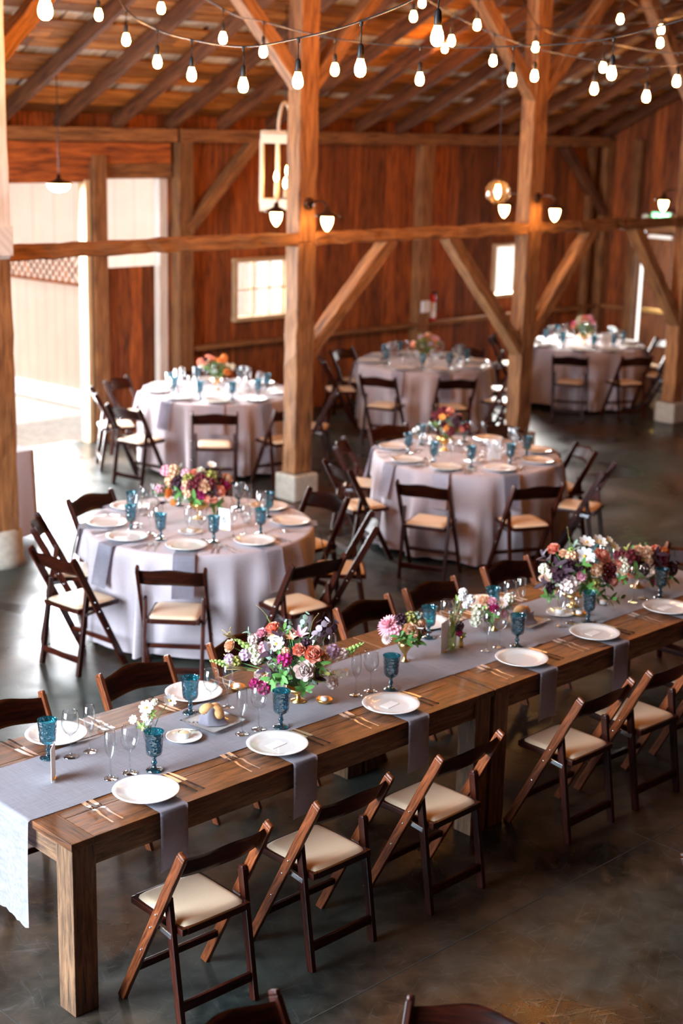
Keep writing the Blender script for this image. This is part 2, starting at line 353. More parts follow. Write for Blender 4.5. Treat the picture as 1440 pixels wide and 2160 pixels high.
MB().box((8.45,YW+.04,3.3), (2.0,.02,.95)).build('outer_board', M['barn'], wb); MB().box((9.9,YW+.04,3.42), (1.1,.02,.8)).build('outer_board', M['barn'], wb)
for W in (W1,W2):
    MB().box(((W[0]+W[1])/2,YW+.04,W[2]/2), (W[1]-W[0],.02,W[2])).build('outer_board', M['barn'], wb)
    MB().box(((W[0]+W[1])/2,YW+.04,(W[3]+3.8)/2), (W[1]-W[0],.02,3.8-W[3])).build('outer_board', M['barn'], wb)
MB().box((4.4,13.5,3.31), (12.1,.16,.14), .006).build('top_plate', M['timber'], wb)
MB().box((14.55,13.5,3.31), (8.1,.16,.14), .006).build('top_plate', M['timber'], wb)
MB().box((6.7,13.53,3.12), (7.4,.10,.22), .006).build('header_beam', M['barn'], wb)
MB().box((8.3,13.55,2.91), (2.1,.06,.20), .006).build('header_board', M['barn'], wb)
for x in (10.57, 14.53, 18.46): MB().box((x,13.50,1.62), (.20,.16,3.24), .006).build('wall_post', M['timber'], wb)
MB().box((18.1,13.52,1.62), (.1,.1,3.24), .006).build('wall_post', M['timber'], wb)
for x0, x1 in ((10.67,14.43),(14.63,18.36)): MB().box(((x0+x1)/2,13.50,.93), (x1-x0,.12,.05), .004).build('wall_rail', M['timber'], wb)
MB().bar((10.62,13.48,2.28), (11.62,13.48,3.26), .13, .12, (0,1,0), .005).build('wall_brace', M['timber'], wb)
MB().bar((17.40,13.48,3.24), (18.42,13.48,2.28), .13, .12, (0,1,0), .005).build('wall_brace', M['rafter'], wb)
# doors in the back wall
d1 = empty('door_1', kind='structure')
MB().box((9.30,13.56,1.42), (.06,.14,2.84), .004).build('door_jamb', M['windowframe'], d1)
MB().box((9.43,13.52,1.55), (.17,.16,3.1), .006).build('door_post', M['timber'], d1)
MB().box((7.58,13.52,1.45), (.15,.16,2.9), .006).build('door_post', M['timber'], d1)
MB().box((9.97,13.58,2.93), (.95,.12,.17), .02).build('door_lintel', M['timber'], d1)
MB().box((10.40,13.66,1.45), (.13,.10,2.9), .006).build('door_post', M['pale_timber'], d1)
d2 = empty('door_2', kind='structure'); b = MB()
for i in range(4): b.box((9.60+i*.175,13.56,.96), (.172,.035,1.87), .002)
b.build('door_leaf', M['barn'], d2)
MB().box((9.86,13.60,.35), (.70,.03,.12)).build('door_ledge', M['barn'], d2); MB().box((9.86,13.60,1.6), (.70,.03,.12)).build('door_ledge', M['barn'], d2)
# windows
for n, W in enumerate((W1,W2)):
    w = empty('window_%d'%(n+1), kind='structure'); x0,x1,z0,z1 = W; b = MB()
    b.box(((x0+x1)/2,13.57,z1+.025), (x1-x0+.1,.07,.05), .003); b.box(((x0+x1)/2,13.56,z0-.025), (x1-x0+.1,.09,.05), .003)
    b.box((x0-.02,13.57,(z0+z1)/2), (.045,.07,z1-z0), .003); b.box((x1+.02,13.57,(z0+z1)/2), (.045,.07,z1-z0), .003)
    b.build('window_frame', M['windowframe'], w)
    b = MB()
    for q in (1,2): b.box((x0+(x1-x0)*q/3,13.59,(z0+z1)/2), (.018,.03,z1-z0))
    b.box(((x0+x1)/2,13.59,(z0+z1)/2), (x1-x0,.03,.018))
    if n == 0: b.build('muntin', M['windowframe'], w)
    else: b.bm.free()
    MB().box(((x0+x1)/2,13.605,(z0+z1)/2), (x1-x0,.004,z1-z0)).build('window_pane', M['frost'], w)
# end wall with the sliding door standing open a crack
we = empty('wall_right', kind='structure'); b = MB()
def boards_y(b, y0, y1, z0, z1f):
    y = y0
    while y < y1-.01:
        w = min(rnd.uniform(.17,.27), y1-y)
        if y1-y-w < .06: w = y1-y
        b.bar((XE+rnd.uniform(-.004,.008),y+w/2,z0), (XE,y+w/2,z1f(y+w/2) if callable(z1f) else z1f), w-.005, .025, (0,1,0)); y += w
top = lambda y: zr(y)+.25 if y > 4 else zr(4)+.25-SL*(4-y)
boards_y(b, 12.86, 13.6, 0, top); boards_y(b, 10.2, 12.86, 2.1, top); boards_y(b, -5.5, 10.2, 0, top)
b.build('wall_board', M['barn'], we)
MB().box((XE-.08,12.95,1.7), (.12,.14,3.3), .005).build('wall_post', M['timber'], we)
MB().box((XE-.07,11.5,2.16), (.12,2.9,.16), .005).build('door_header', M['timber'], we)
MB().box((XE-.07,13.24,.93), (.1,.44,.05), .004).build('wall_rail', M['timber'], we)
d3 = empty('door_3', kind='structure'); b = MB()
for i in range(11): b.box((XE-.03,12.66-i*.23,1.05), (.03,.226,2.06), .002)
b.build('door_leaf', M['rafter'], d3)
MB().box((XE-.06,11.5,.94), (.03,2.5,.06), .003).build('door_bar', M['gold'], d3)
# wall behind the camera and left wall with its wide barn doorway
wf = MB().box((8,-5.6,1.9), (22.4,.1,3.8)).build('wall_front', M['rafter']); tag(wf, kind='structure')
wl = empty('wall_left', kind='structure'); b = MB()
for y0, y1, z0 in ((-5.5,4.3,0),(4.3,9.5,5.9),(9.5,13.6,0)):
    y = y0
    while y < y1-.01: b.box((-3.05,y+.15,(z0+top(y+.15))/2), (.03,.296,top(y+.15)-z0)); y += .3
b.build('wall_board', M['rafter'], wl)
# outside
tag(MB().box((10,26.7,-.08), (60,26,.1)).build('ground', M['gravel']), kind='structure')
tag(MB().box((-13,4,-.08), (20,20,.1)).build('ground_left', M['gravel']), kind='structure')
fw_ = empty('wooden_yard_fence', (10.42,15.18,0), math.radians(4.5), 'pale board fence with lattice top outside the open doorway', 'fence'); b = MB()
for i in range(22): b.box((0,.12+i*.19,.82), (.025,.184,1.34), .002)
b.build('fence_board', M['palepaint'], fw_)
MB().box((-.02,2.1,.11), (.06,4.3,.2)).build('kick_board', M['card'], fw_)
MB().box((-.02,-.01,1.0), (.09,.09,2.0), .004).build('fence_post', M['pale_timber'], fw_)
b = MB(); 
for i in range(34): b.bar((0,.05+i*.125,1.52), (0,.05+i*.125+.32,1.84), .022, .01, (1,0,0))
for i in range(34): b.bar((.012,.37+i*.125,1.52), (.012,.05+i*.125,1.84), .022, .01, (1,0,0))
b.box((0,2.1,1.51), (.05,4.3,.03)); b.box((0,2.1,1.86), (.05,4.3,.03)); b.build('lattice', M['barn'], fw_)
bl = empty('pale_outbuilding', (13,21,0), 0, 'bright pale boarded building across the yard seen through the doorway', 'building'); b = MB()
for i in range(36): b.box((-9+i*.4,0,1.6), (.39,.03,3.2))
b.build('wall', M['palepaint'], bl); MB().bar((-9.5,-.4,3.15),(-9.5,2.5,4.4),15.0,.06,(1,0,0)).xform(Matrix.Translation((7.2,0,0))).build('roof', M['roofboard'], bl)
# ------------------------------------------------------------------ timber frame in the middle of the barn
PY0, PY1 = 10.15, 10.33; PC = (PY0+PY1)/2
POSTS = [(5.96,6.18,'left edge of the view'),(9.28,9.50,'centre of the barn'),(12.56,12.78,'right of centre beside the far tables'),(15.55,15.77,'far right edge')]
def rough_bar(b, p0, p1, w, h, side, seed, amp=.006, n=14):
    r_ = random.Random(seed); p0=Vector(p0); p1=Vector(p1)
    b.bar(p0, p1, w, h, side, 0)
    es = [e for e in b.bm.edges if abs((e.verts[0].co-e.verts[1].co).normalized().dot((p1-p0).normalized())) > .99]
    bmesh.ops.subdivide_edges(b.bm, edges=es, cuts=n, use_grid_fill=True)
    for v in b.bm.verts: v.co += Vector([r_.uniform(-amp,amp) for _ in range(3)])
    bmesh.ops.bevel(b.bm, geom=[e for e in b.bm.edges if len(e.link_faces)==2 and e.calc_face_angle(0)>1.2], offset=.008, segments=1, affect='EDGES')
    return b
for i, (xa, xb, where) in enumerate(POSTS):
    xc = (xa+xb)/2
    PD = .30 if i == 0 else .18
    p = empty('timber_post', (xc,PC-(.10 if i == 0 else 0),0), 0, ['rough timber post at the left edge, whitewashed above the cross beam','tall square timber post on a concrete footing at centre','tall timber post carrying four braces right of centre','timber post on a concrete footing at the far right edge'][i], 'post', 'posts of the barn frame')
    up = M['pale_timber'] if i == 0 else M['timber']
    rough_bar(MB(), (0,0,.26), (0,0,2.42), xb-xa, PD, (1,0,0), i).build('lower_post', M['timber'], p)
    rough_bar(MB(), (0,0,2.42), (0,0,4.98), xb-xa, PD, (1,0,0), i+10).build('upper_post', up, p)
    b = MB(); h = .25 if i != 0 else .30
    n_ = 28; rad = .235 if i else .19
    if i == 0: b.lathe([(0,0),(rad+.02,0),(rad+.01,.05),(rad,h-.03),(rad-.03,h),(0,h)], 28)
    else: b.box((0,0,h/2), (.31,.28,h), .02)
    b.build('concrete_footing', M['concrete'], p)
    def brace(dx, z0, z1, w=.15, m='timber'):
        s_ = 1 if dx > 0 else -1
        rough_bar(MB(), (s_*.06,-.01 if i else .08,z0-.05*0), (dx,-.01 if i else .08,z1), w, .13, (0,1,0), i*7+int(z0*10)).xform(Matrix.Identity(4)).build('brace', M[m], p)
    # lower braces: z rises to the cross beam
    if i == 1: brace(1.16, 1.36, 2.42)
    if i == 2: brace(-1.30, 1.14, 2.42); brace(1.10, 1.28, 2.42)
    if i == 3: brace(-1.10, 1.22, 2.42)
    # upper braces towards the purlin
    brace(1.15, 3.80, 4.92); 
    if i: brace(-1.15, 3.80, 4.92)
    if i == 0: MB().box((.0,-.015,2.56), (.235,.315,.22), .006).build('splice_block', M['pale_timber'], p)
for k, (x0, x1) in enumerate(((-2.9,5.96),(6.18,9.28),(9.50,12.56),(12.78,15.55),(15.77,18.45))):
    if k == 0: continue
    o = rough_bar(MB(), (x0-.0,PC-.03,2.45), (x1+.0,PC-.03,2.45), .12, .115, (0,1,0), 40+k, .009, 24).build('cross_beam', M['timber'])
    tag(o, ['','horizontal timber beam from the left post to the centre post','horizontal timber beam from the centre post to the four-brace post','horizontal timber beam from the four-brace post to the far right post','horizontal timber beam right of the far right post'][k], 'beam', 'cross beams between the posts')
o = MB().box((8,PC,5.05), (21.8,.2,.2), .006).build('roof_purlin', M['timber']); tag(o, 'long timber purlin carrying the rafters above the posts', 'beam')
# ------------------------------------------------------------------ chairs
def make_chair():
    t = empty('folding_chair')
    for s in (-1,1):
        b = MB(); p0 = Vector((s*.212,.205,-.006)); p1 = Vector((s*.212,-.205,.785))
        b.bar(p0, p1, .022, .046, (1,0,0), .004)
        b.bar(p1-(p1-p0).normalized()*.004, p1+(p1-p0).normalized()*.018, .021, .045, (1,0,0), .009)
        for v in b.bm.verts: v.co.z = max(v.co.z, 0.0)
        r = b.build('slanted_side_rail', M['chair'], t)
        for k in (.37,.53,.62): MB().ball(p0.lerp(p1,k)+Vector((s*.011,0,0)), .0065, 1).build('bolt', M['metal'], r)
        b = MB(); b.bar((s*.184,-.165,0), (s*.184,-.078,.56), .024, .036, (1,0,0), .005); b.bar((s*.184,-.081,.548), (s*.184,-.076,.575), .022, .032, (1,0,0), .010)
        b.build('rear_leg', M['chair'], t)
        b = MB(); b.bar((s*.196,-.11,.405), (s*.196,-.005,.418), .004, .022, (1,0,0), .001); b.build('hinge_bracket', M['metal'], t)
    # curved back slat
    def slat(u,v):
        x = (u-.5)*.404; bow = -.036*(1-(2*u-1)**2); arch = .016*math.cos((2*u-1)*PI*.5)+.004*math.cos((2*u-1)*PI*1.5)
        z = .668+.105*v+arch*(.5+.7*v); y = -.205*((z)/.785)+.205*(1-z/.785)*0+.012
        return (x, -.205+(.785-z)*.52+bow+.006, z)
    MB().grid(slat, 18, 5, .016, True, lambda c: (c.x, c.z)).build('back_slat', M['chair'], t)
    MB().bar((-.202,.112,.175), (.202,.112,.175), .022, .03, (0,1,0), .004).build('front_stretcher', M['chair'], t)
    MB().bar((-.173,-.150,.105), (.173,-.150,.105), .018, .042, (0,1,0), .003).build('rear_stretcher', M['chair'], t)
    b = MB()
    for s in (-1,1): b.bar((s*.158,-.150,.427), (s*.158,.198,.427), .026, .03, (1,0,0), .005)
    for y in (-.140,.188): b.bar((-.145,y,.427), (.145,y,.427), .026, .03, (0,1,0), .004)
    b.build('seat_frame', M['chair'], t)
    def pad(u,v):
        x = (u-.5)*2; y = (v-.5)*2
        e = (1-abs(x)**8)*(1-abs(y)**8)
        return (.160*x*(1-.06*abs(y)**6), .024+.165*y*(1-.05*abs(x)**6), .441+.017*max(0,e)**.35)
    b = MB(); b.grid(pad, 20, 20); b.build('seat_pad', M['pad'], t)
    MB().box((0,.024,.4395), (.306,.318,.004)).build('seat_board', M['chair'], t)
    return t
CH = make_chair(); CH_used = False
def chair(x, y, facing, label, group):
    global CH_used
    o = CH if not CH_used else copy_tree(CH)
    CH_used = True
    o.location = (x,y,0); o.rotation_euler = (0,0,facing-PI/2); tag(o, label, 'chair', group)
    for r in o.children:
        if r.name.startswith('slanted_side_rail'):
            r.material_slots[0].link = 'OBJECT'; r.material_slots[0].material = M['chair_lit' if 'farm' in group else 'chair']  # farm-table chair rails take the copy with light painted in
    return o
names = ['first','second','third','fourth','fifth','sixth','seventh']
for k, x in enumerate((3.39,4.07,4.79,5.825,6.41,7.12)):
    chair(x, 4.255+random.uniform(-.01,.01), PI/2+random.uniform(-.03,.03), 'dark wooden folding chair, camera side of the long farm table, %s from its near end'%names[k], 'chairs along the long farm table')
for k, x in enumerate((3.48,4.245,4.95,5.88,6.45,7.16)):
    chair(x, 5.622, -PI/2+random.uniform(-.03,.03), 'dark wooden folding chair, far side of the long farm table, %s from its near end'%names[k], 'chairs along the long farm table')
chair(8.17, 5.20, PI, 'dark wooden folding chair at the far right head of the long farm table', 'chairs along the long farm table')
def back_chair(bx, by, f, label, g='cut-off chairs in the foreground'):   # given the middle of the back top
    chair(bx+math.cos(f)*.205, by+math.sin(f)*.205, f, label, g)
back_chair(2.62,3.14,-PI/2+.05,'dark wooden folding chair back cut off at the bottom edge, left of two')
back_chair(3.23,2.65,math.radians(207),'dark wooden folding chair back cut off at the bottom edge, right of two')
back_chair(4.845,2.80,-PI/2,'dark wooden folding chair just entering the lower right edge')
TB = {  # round tables: centre, name, chair angles (deg) with distance of the back top, card
 'six': (6.318,7.885,'round table 6',[(-137,1.20),(-176,1.27),(145,1.12),(101,1.06),(-92,1.27),(-40,1.22),(-1,1.2),(50,1.2)]),
 'mid': (9.513,8.223,'the middle round table',[(-153,1.34),(-113,1.30),(-69,1.24),(-29,1.10),(168,1.30),(123,1.12),(78,1.2),(25,1.2)]),
 'back': (12.95,11.93,'the back centre round table',[(-158,1.42),(-121,1.35),(-80,1.30),(-35,1.2),(15,1.2),(143,1.2),(100,1.2)]),
 'right': (15.85,11.78,'the far right round table',[(-150,1.38),(-114,1.34),(-70,1.25),(-25,1.2),(60,1.2),(120,1.2)]),
 'door': (9.75,11.86,'the back left round table',[(-131,1.36),(-169,1.42),(150,1.28),(114,1.2),(-95,1.30),(-50,1.2),(60,1.2)]),
}
def compass(a):   # direction as seen from the camera
    rel = (a-(-134.3))%360
    return ['front','front right','right','back right','back','back left','left','front left'][int(((rel+22.5)%360)//45)]
for key, (cx, cy, nm, lst) in TB.items():
    seen = {}
    for a, r in lst:
        c_ = compass(a); seen[c_] = seen.get(c_,0)+1
        ex = '' if seen[c_] == 1 else ', further round'
        r = max(r, 1.06) if r < 1.2 else max(r, 1.215); th = math.radians(a); rr = r-.205
        chair(cx+rr*math.cos(th), cy+rr*math.sin(th), th+PI+random.uniform(-.06,.06), 'dark wooden folding chair at the %s of %s%s'%(c_, nm, ex), 'chairs around '+nm)
# ------------------------------------------------------------------ long farm tables
T = .765; YA, YB = 4.462, 5.486
def farm_table(x0, L, label):
    t = empty('farm_table', (x0,YA,0), 0, label, 'table', 'farm tables set end to end')
    W = YB-YA; b = MB(); n = 5; e = .11
    for i in range(n): b.box((L/2, (i+.5)*W/n, T-.016), (L-2*e, W/n-.003, .032), .002)
    for x in (e/2, L-e/2): b.box((x, W/2, T-.016), (e-.003, W, .032), .003)
    b.build('tabletop', M['table'], t)
    for x in (.066, L-.066):
        for y in (.066, W-.066): MB().box((x,y,.366), (.112,.112,.732), .004).build('leg', M['leg'], t)
    b = MB()
    for y in (.035, W-.035): b.box((L/2,y,.683), (L-.25,.03,.098), .003)
    for x in (.035, L-.035): b.box((x,W/2,.683), (.03,W-.25,.098), .003)
    b.build('apron', M['leg'], t); return t
farm_table(2.943, 2.512, 'dark plank farm table in the foreground, near one of the row')
farm_table(5.463, 2.512, 'dark plank farm table, second of the row beyond the seam')
# runner: lies along the middle, sags into each seam, hangs over the near end
RY0, RY1 = 4.735, 5.255
def runner():
    b = MB(); r_ = random.Random(2)
    X0 = 2.936; drop = .47
    def f(u,v):
        s = u*(7.968-X0+drop); wav = .006*math.sin(s*3.1+v*2)+.004*math.sin(s*7.3)
        y = RY0+(RY1-RY0)*v+wav
        if s < drop:
            z = T+.003-(drop-s); k = (drop-s)
            return (X0-.008-.016*k*math.sin(v*9+1)-.01*k+.02*k*math.sin(v*3), y-.05*k*(v-.5)*.5, max(z,.28)-.012*abs(math.sin(v*23))*(1 if s < .02 else 0))
        x = X0+(s-drop); z = T+.0035+.0012*math.sin(x*17+v*9)*math.sin(v*7+x)
        for sx in (5.459,):
            z -= .004*math.exp(-((x-sx)/.006)**2)
        z += .006*math.exp(-((x-5.9-v*.25)/.03)**2)*v + .005*math.exp(-((x-6.15+v*.2)/.025)**2)
        return (x,y,max(z,T+.0008))
    b.grid(f, 700, 20, .0012); o = b.build('table_runner', M['runner'])
    tag(o, 'dove grey linen runner along the farm tables, hanging over the near end', 'table runner')
runner()
# ------------------------------------------------------------------ round tables under floor-length cloths
R = .80
def cloth(cx, cy, seed, label, chairs=()):
    r_ = random.Random(seed); ph = [r_.uniform(0,2*PI) for _ in range(6)]; kk = [7,12,18,26,5,9]; am = [.4,.7,.8,.35,.3,.4]
    def fold(a): 
        s = sum(A*math.sin(k*a+p) for A,k,p in zip(am,kk,ph))/1.6
        return s
    b = MB(); NT = 288
    prof = [(0,.0),(.35,.0),(.62,0),(R-.03,0),(R-.008,-.002),(R,-.012)]
    rings = []
    for r, dz in prof: 
        rings.append([b.bm.verts.new((0,0,.764))] if r == 0 else [b.bm.verts.new((r*math.cos(2*PI*k/NT), r*math.sin(2*PI*k/NT), .764+dz)) for k in range(NT)])
    nz = 16
    for i in range(1,nz+1):
        t = i/nz; ring = []
        for k in range(NT):
            a = 2*PI*k/NT; amp = .105*t**.65; f_ = fold(a+.05*t*math.sin(3*a+ph[0]))
            rr = R + .004 + .035*t + amp*max(-1.0,f_)*(.45 if f_ < 0 else 1.0)
            for ca, cr in chairs:
                d_ = (a-math.radians(ca)+PI)%(2*PI)-PI; lim = max(.64, max(cr,1.06)-.205-.235)
                lat = abs(d_)*.85; w_ = max(0, min(1, (.29-lat)/.06))*max(0, min(1, (t-.25)/.2))
                if w_ > 0 and rr > lim: rr = rr+(lim-rr)*w_
            ring.append(b.bm.verts.new((rr*math.cos(a), rr*math.sin(a), .752-(.705+.012*math.sin(4*a+ph[1]))*t)))
        rings.append(ring)
    for A,B in zip(rings, rings[1:]):
        for k in range(NT):
            f = b.bm.faces.new((A[0],B[k],B[(k+1)%NT])) if len(A)==1 else b.bm.faces.new((A[k],B[k],B[(k+1)%NT],A[(k+1)%NT])); f.smooth = True
    o = b.build('tablecloth', M['cloth'], None, (cx,cy,0)); tag(o, label, 'tablecloth', 'floor-length cloths on the round tables')
for i, (key, (cx,cy,nm,lst)) in enumerate(TB.items()):
    cloth(cx, cy, 11+i, 'mauve grey floor-length tablecloth of '+nm, lst)
# side table by the left post
b = MB()
def side(u,v):
    a = u*4; w, d = 1.3, .62; pts = [(0,0),(w,0),(w,d),(0,d),(0,0)]; i = min(int(a),3); f_ = a-i
    x = pts[i][0]+(pts[i+1][0]-pts[i][0])*f_; y = pts[i][1]+(pts[i+1][1]-pts[i][1])*f_
    k = v*.03+v*.014*math.sin(u*70); ox = (x/w-.5)*2; oy = (y/d-.5)*2
    return (x+ox*k, y+oy*k, .76-v*.73)
b.grid(side, 120, 8); b.grid(lambda u,v:(u*1.3,v*.62,.7605), 2, 2)
o = b.build('tablecloth', M['cloth'], None, (5.43,10.62,0)); tag(o, 'pinkish cloth over a side table behind the left post', 'tablecloth')
# ------------------------------------------------------------------ tableware prototypes (meshes shared by every copy)
plate_me = MB().lathe([(0,.004),(.075,.004),(.082,.002),(.085,0),(.09,.003),(.118,.011),(.138,.017),(.1405,.020),(.138,.0215),(.118,.015),(.092,.0075),(.08,.0065),(0,.0065)], 40).mesh('dinner_plate', M['china'])
sideplate_me = MB().lathe([(0,.003),(.05,.003),(.055,0),(.06,.002),(.082,.010),(.083,.013),(.08,.013),(.056,.006),(0,.005)], 28).mesh('butter_plate', M['china'])
gob_me = MB().lathe([(0,0),(.036,0),(.038,.003),(.036,.007),(.014,.013),(.0085,.020),(.009,.030),(.014,.037),(.010,.044),(.0085,.056),(.012,.062),(.015,.066),(.024,.071),(.034,.080),(.0372,.095),(.0385,.12),(.0412,.155),(.0435,.176),(.044,.181)], 26).mesh('goblet', M['teal'])
wine_me = MB().lathe([(0,0),(.034,0),(.0345,.002),(.020,.005),(.006,.010),(.0036,.02),(.0034,.085),(.005,.098),(.012,.106),(.027,.118),(.037,.138),(.0395,.155),(.037,.182),(.0325,.212),(.0315,.2128),(.0308,.211)], 24).mesh('wine_glass', M['glass'])
flute_me = MB().lathe([(0,0),(.031,0),(.0315,.002),(.018,.005),(.006,.010),(.0035,.02),(.0033,.080),(.0045,.092),(.012,.104),(.021,.122),(.0265,.145),(.0265,.165),(.023,.215),(.0222,.2158),(.0215,.214)], 22).mesh('champagne_flute', M['glass'])
def fork():
    b = MB()
    b.grid(lambda u,v: ((v-.5)*(.0155-.0085*min(1,u*1.4)+.004*max(0,u-.75)*4*.6), .035-.145*u, .0045+.006*math.exp(-((u-.22)/.12)**2)-.003*u), 14, 2, .002)
    b.grid(lambda u,v: ((v-.5)*(.0235-.007*abs(u-.55)*2), .075-.045*u, .0055+.002*math.sin(u*PI)), 5, 2, .0016)
    for k in range(4): b.bar(((k-1.5)*.0056,.062,.006), ((k-1.5)*.0056,.102,.0085), .0026, .0016, (1,0,0))
    return b.mesh('fork', M['silver'])
def knife():
    b = MB()
    b.grid(lambda u,v: ((v-.5)*(.010+.004*u), .0-.115*u, .0035), 8, 2, .005)
    b.grid(lambda u,v: (-.006+v*(.019*math.sin(min(1,.25+(1-u)*1.2)*PI*.5)) if u < .999 else -.006, .0+.120*u, .004), 10, 2, .0012)
    return b.mesh('knife', M['silver'])
fork_me = fork(); knife_me = knife()
card_me = MB().box((0,0,.0007), (.088,.05,.0012)).mesh('name_card', M['card'])
def napkin(over, drop, flare=0.0):    # from under the plate over the table edge, local -y is outwards
    b = MB(); w = .142
    def f(u,v):
        s = u*(.02+over+drop); x = (v-.5)*w
        if s < .02+over: return (x, .02-s, .0032)
        k = s-.02-over
        c = .012; a = min(k/c, PI/2)
        y = -over - .006*math.sin(a) - flare*k; z = .0032-.006*(1-math.cos(a))-max(0,k-c*PI/2*.5)
        return (x*(1+.10*k), y-.005*math.sin(v*5+k*9)*min(1,k*6), z)
    b.grid(f, 34, 8, .0045); return b
nap_long = napkin(.172, .27).mesh('napkin', M['napkin'])
nap_round = napkin(.187, .28, .22).mesh('napkin', M['napkin'])
def put(name, me, x, y, z, rz, label, cat, group):
    o = bpy.data.objects.new(name, me); COL.objects.link(o); o.location = (x,y,z); o.rotation_euler = (0,0,rz); return tag(o, label, cat, group)
def place(cx, cy, ang, z, where, zg, napk, gl=(1,1,1), pl=True, card=False, cut=True, dy=0, g=''):
    """one place setting; ang is the direction from the diner to the table middle"""
    c, s = math.cos(ang-PI/2), math.sin(ang-PI/2)
    def W(x,y): return cx+c*x-s*y, cy+s*x+c*y
    rz = ang-PI/2
    if napk: put('napkin', napk, *W(.01,0), z, rz, 'grey hanging napkin, '+where, 'napkin', 'napkins '+g)
    if pl: put('dinner_plate', plate_me, *W(0,0), z+.0085 if napk else z+.0032, rz, 'round white dinner plate, '+where, 'plate', 'dinner plates '+g)
    if card: put('name_card', card_me, *W(0,.01), z+(.0155 if napk else .0102), rz+random.uniform(-.15,.15), 'white card on the plate, '+where, 'card', 'name cards on the plates')
    if cut:
        for dx, r_, nm in ((-.205,.05,'inner'),(-.247,-.02,'outer')):
            put('fork', fork_me, *W(dx,-.005), z, rz+r_, '%s silver fork, %s'%(nm,where), 'fork', 'forks '+g)
        for dx, r_, nm in ((.176,.0,'inner'),(.208,.07,'outer')):
            put('knife', knife_me, *W(dx,.0), z, rz+r_, '%s silver knife, %s'%(nm,where), 'knife', 'knives '+g)
    if gl[0]: put('water_goblet', gob_me, *W(.165+random.uniform(-.01,.01),.165+dy), zg, random.uniform(0,6), 'teal pressed glass goblet, '+where, 'goblet', 'teal goblets '+g)
    if gl[1]: put('wine_glass', wine_me, *W(.075,.215+dy), zg, 0, 'clear stemmed wine glass, '+where, 'wine glass', 'wine glasses '+g)
    if gl[2]: put('champagne_flute', flute_me, *W(-.02,.222+dy), zg, 0, 'clear champagne flute, '+where, 'champagne flute', 'champagne flutes '+g)
ZT = T+.0006; ZRUN = T+.0052
for k, x in enumerate((3.426,4.154,4.884,5.868,6.502,7.20)):
    place(x, 4.629, PI/2, ZT, 'camera side of the farm table, %s from its near end'%names[k], ZRUN, nap_long, card=(k not in (0,3)), g='on the farm tables')
for k, x in enumerate((3.481,4.271,4.95,5.923,6.46,7.16)):
    place(x, 5.375, -PI/2, ZT, 'far side of the farm table, %s from its near end'%names[k], ZRUN, None, card=False, g='on the farm tables', dy=.012)
place(7.66, 5.19, PI, ZT, 'far right head of the farm table', ZRUN, None, g='on the farm tables', cut=False)
for key, (cx, cy, nm, lst) in TB.items():
    seen = {}
    used = list(lst)
    if key == 'back': used = used+[(62,1)]
    if key == 'right': used = used+[(20,1),(165,1)]
    if key == 'door': used = used+[(5,1)]
    if key == 'six': pass
    for a, _ in used:
        cp = compass(a); seen[cp] = seen.get(cp,0)+1; ex = '' if seen[cp] == 1 else ', next'
        th = math.radians(a)+ (random.uniform(-.03,.03))
        place(cx+.635*math.cos(th), cy+.635*math.sin(th), th+PI, .7642, '%s of %s%s'%(cp, nm, ex), .7645, nap_round, g='on '+nm, dy=-.01)
# ------------------------------------------------------------------ flowers
def petal(b, w, l, cup, tilt, az, base_r, z0, nu=5, nv=4, curl=.0, pointy=0.0):
    ca, sa = math.cos(az), math.sin(az)
    def f(u,v):
        x = (v-.5)*2; wid = w*(math.sin(PI*(.12+.76*u))**(.6+pointy))*.5
        X = x*wid; L = u*l
        r = base_r + L*math.sin(tilt) + cup*(-(x*x))*w*.5 + curl*u*u*l; z = z0 + L*math.cos(tilt) - abs(curl)*u*u*u*l*.6
        return (ca*r-sa*X, sa*r+ca*X, z)
    b.grid(f, nu, nv)
def rose_mesh(seed=0):
    r_ = random.Random(seed); b = MB()
    layers = [(3,.55,.55,-.12,.03,.34),(4,.75,.66,.02,.07,.24),(5,.95,.76,.20,.12,.14),(6,1.1,.82,.42,.17,.04),(6,1.2,.84,.68,.21,-.04),(7,1.25,.80,.95,.24,-.10)]
    off = 0
    for n, w, l, tilt, br, z0 in layers:
        off += .5
        for k in range(n): petal(b, w, l, .42, tilt+r_.uniform(-.06,.06), 2*PI*(k+off)/n+r_.uniform(-.1,.1), br, z0, 5, 4, curl=.07 if tilt > .4 else 0)
    b.ball((0,0,.35), .16, 1); b.ball((0,0,-.02), .22, 1, (1,1,.6))
    return b.mesh('rose')
def cosmos_mesh():
    b = MB()
    for k in range(8): petal(b, .62, .95, .12, 1.32, 2*PI*k/8, .08, .05+.03*(k%2), 4, 4, curl=0)
    return b.mesh('cosmos_petals')
def dahlia_mesh():
    b = MB()
    for j,(n,l,tilt,z0) in enumerate(((18,1.0,1.65,0),(18,.92,1.35,.05),(16,.8,1.05,.1),(14,.62,.7,.14),(9,.45,.35,.18))):
        for k in range(n): petal(b, .22, l, .8, tilt, 2*PI*(k+.5*j)/n, .06, z0, 4, 2, pointy=.4)
    return b.mesh('dahlia')
def puff_mesh():
    b = MB(); r_ = random.Random(4)
    for k in range(26):
        z = 1-2*(k+.5)/26; a = k*2.4; q = math.sqrt(1-z*z); v = Vector((q*math.cos(a), q*math.sin(a), z*.9+.15))*.62
        m_ = Matrix.Translation(v) @ v.to_track_quat('Z','Y').to_matrix().to_4x4() @ Matrix.Scale(.38,4)
        t = MB()
        for p in range(5): petal(t, .9, 1.0, .3, .85+r_.uniform(-.2,.2), 2*PI*p/5, .05, 0, 2, 2)
        me = t.mesh('x'); b.add_mesh(me, m_); bpy.data.meshes.remove(me)
    b.ball((0,0,.05), .55, 1); return b.mesh('blossom_cluster')
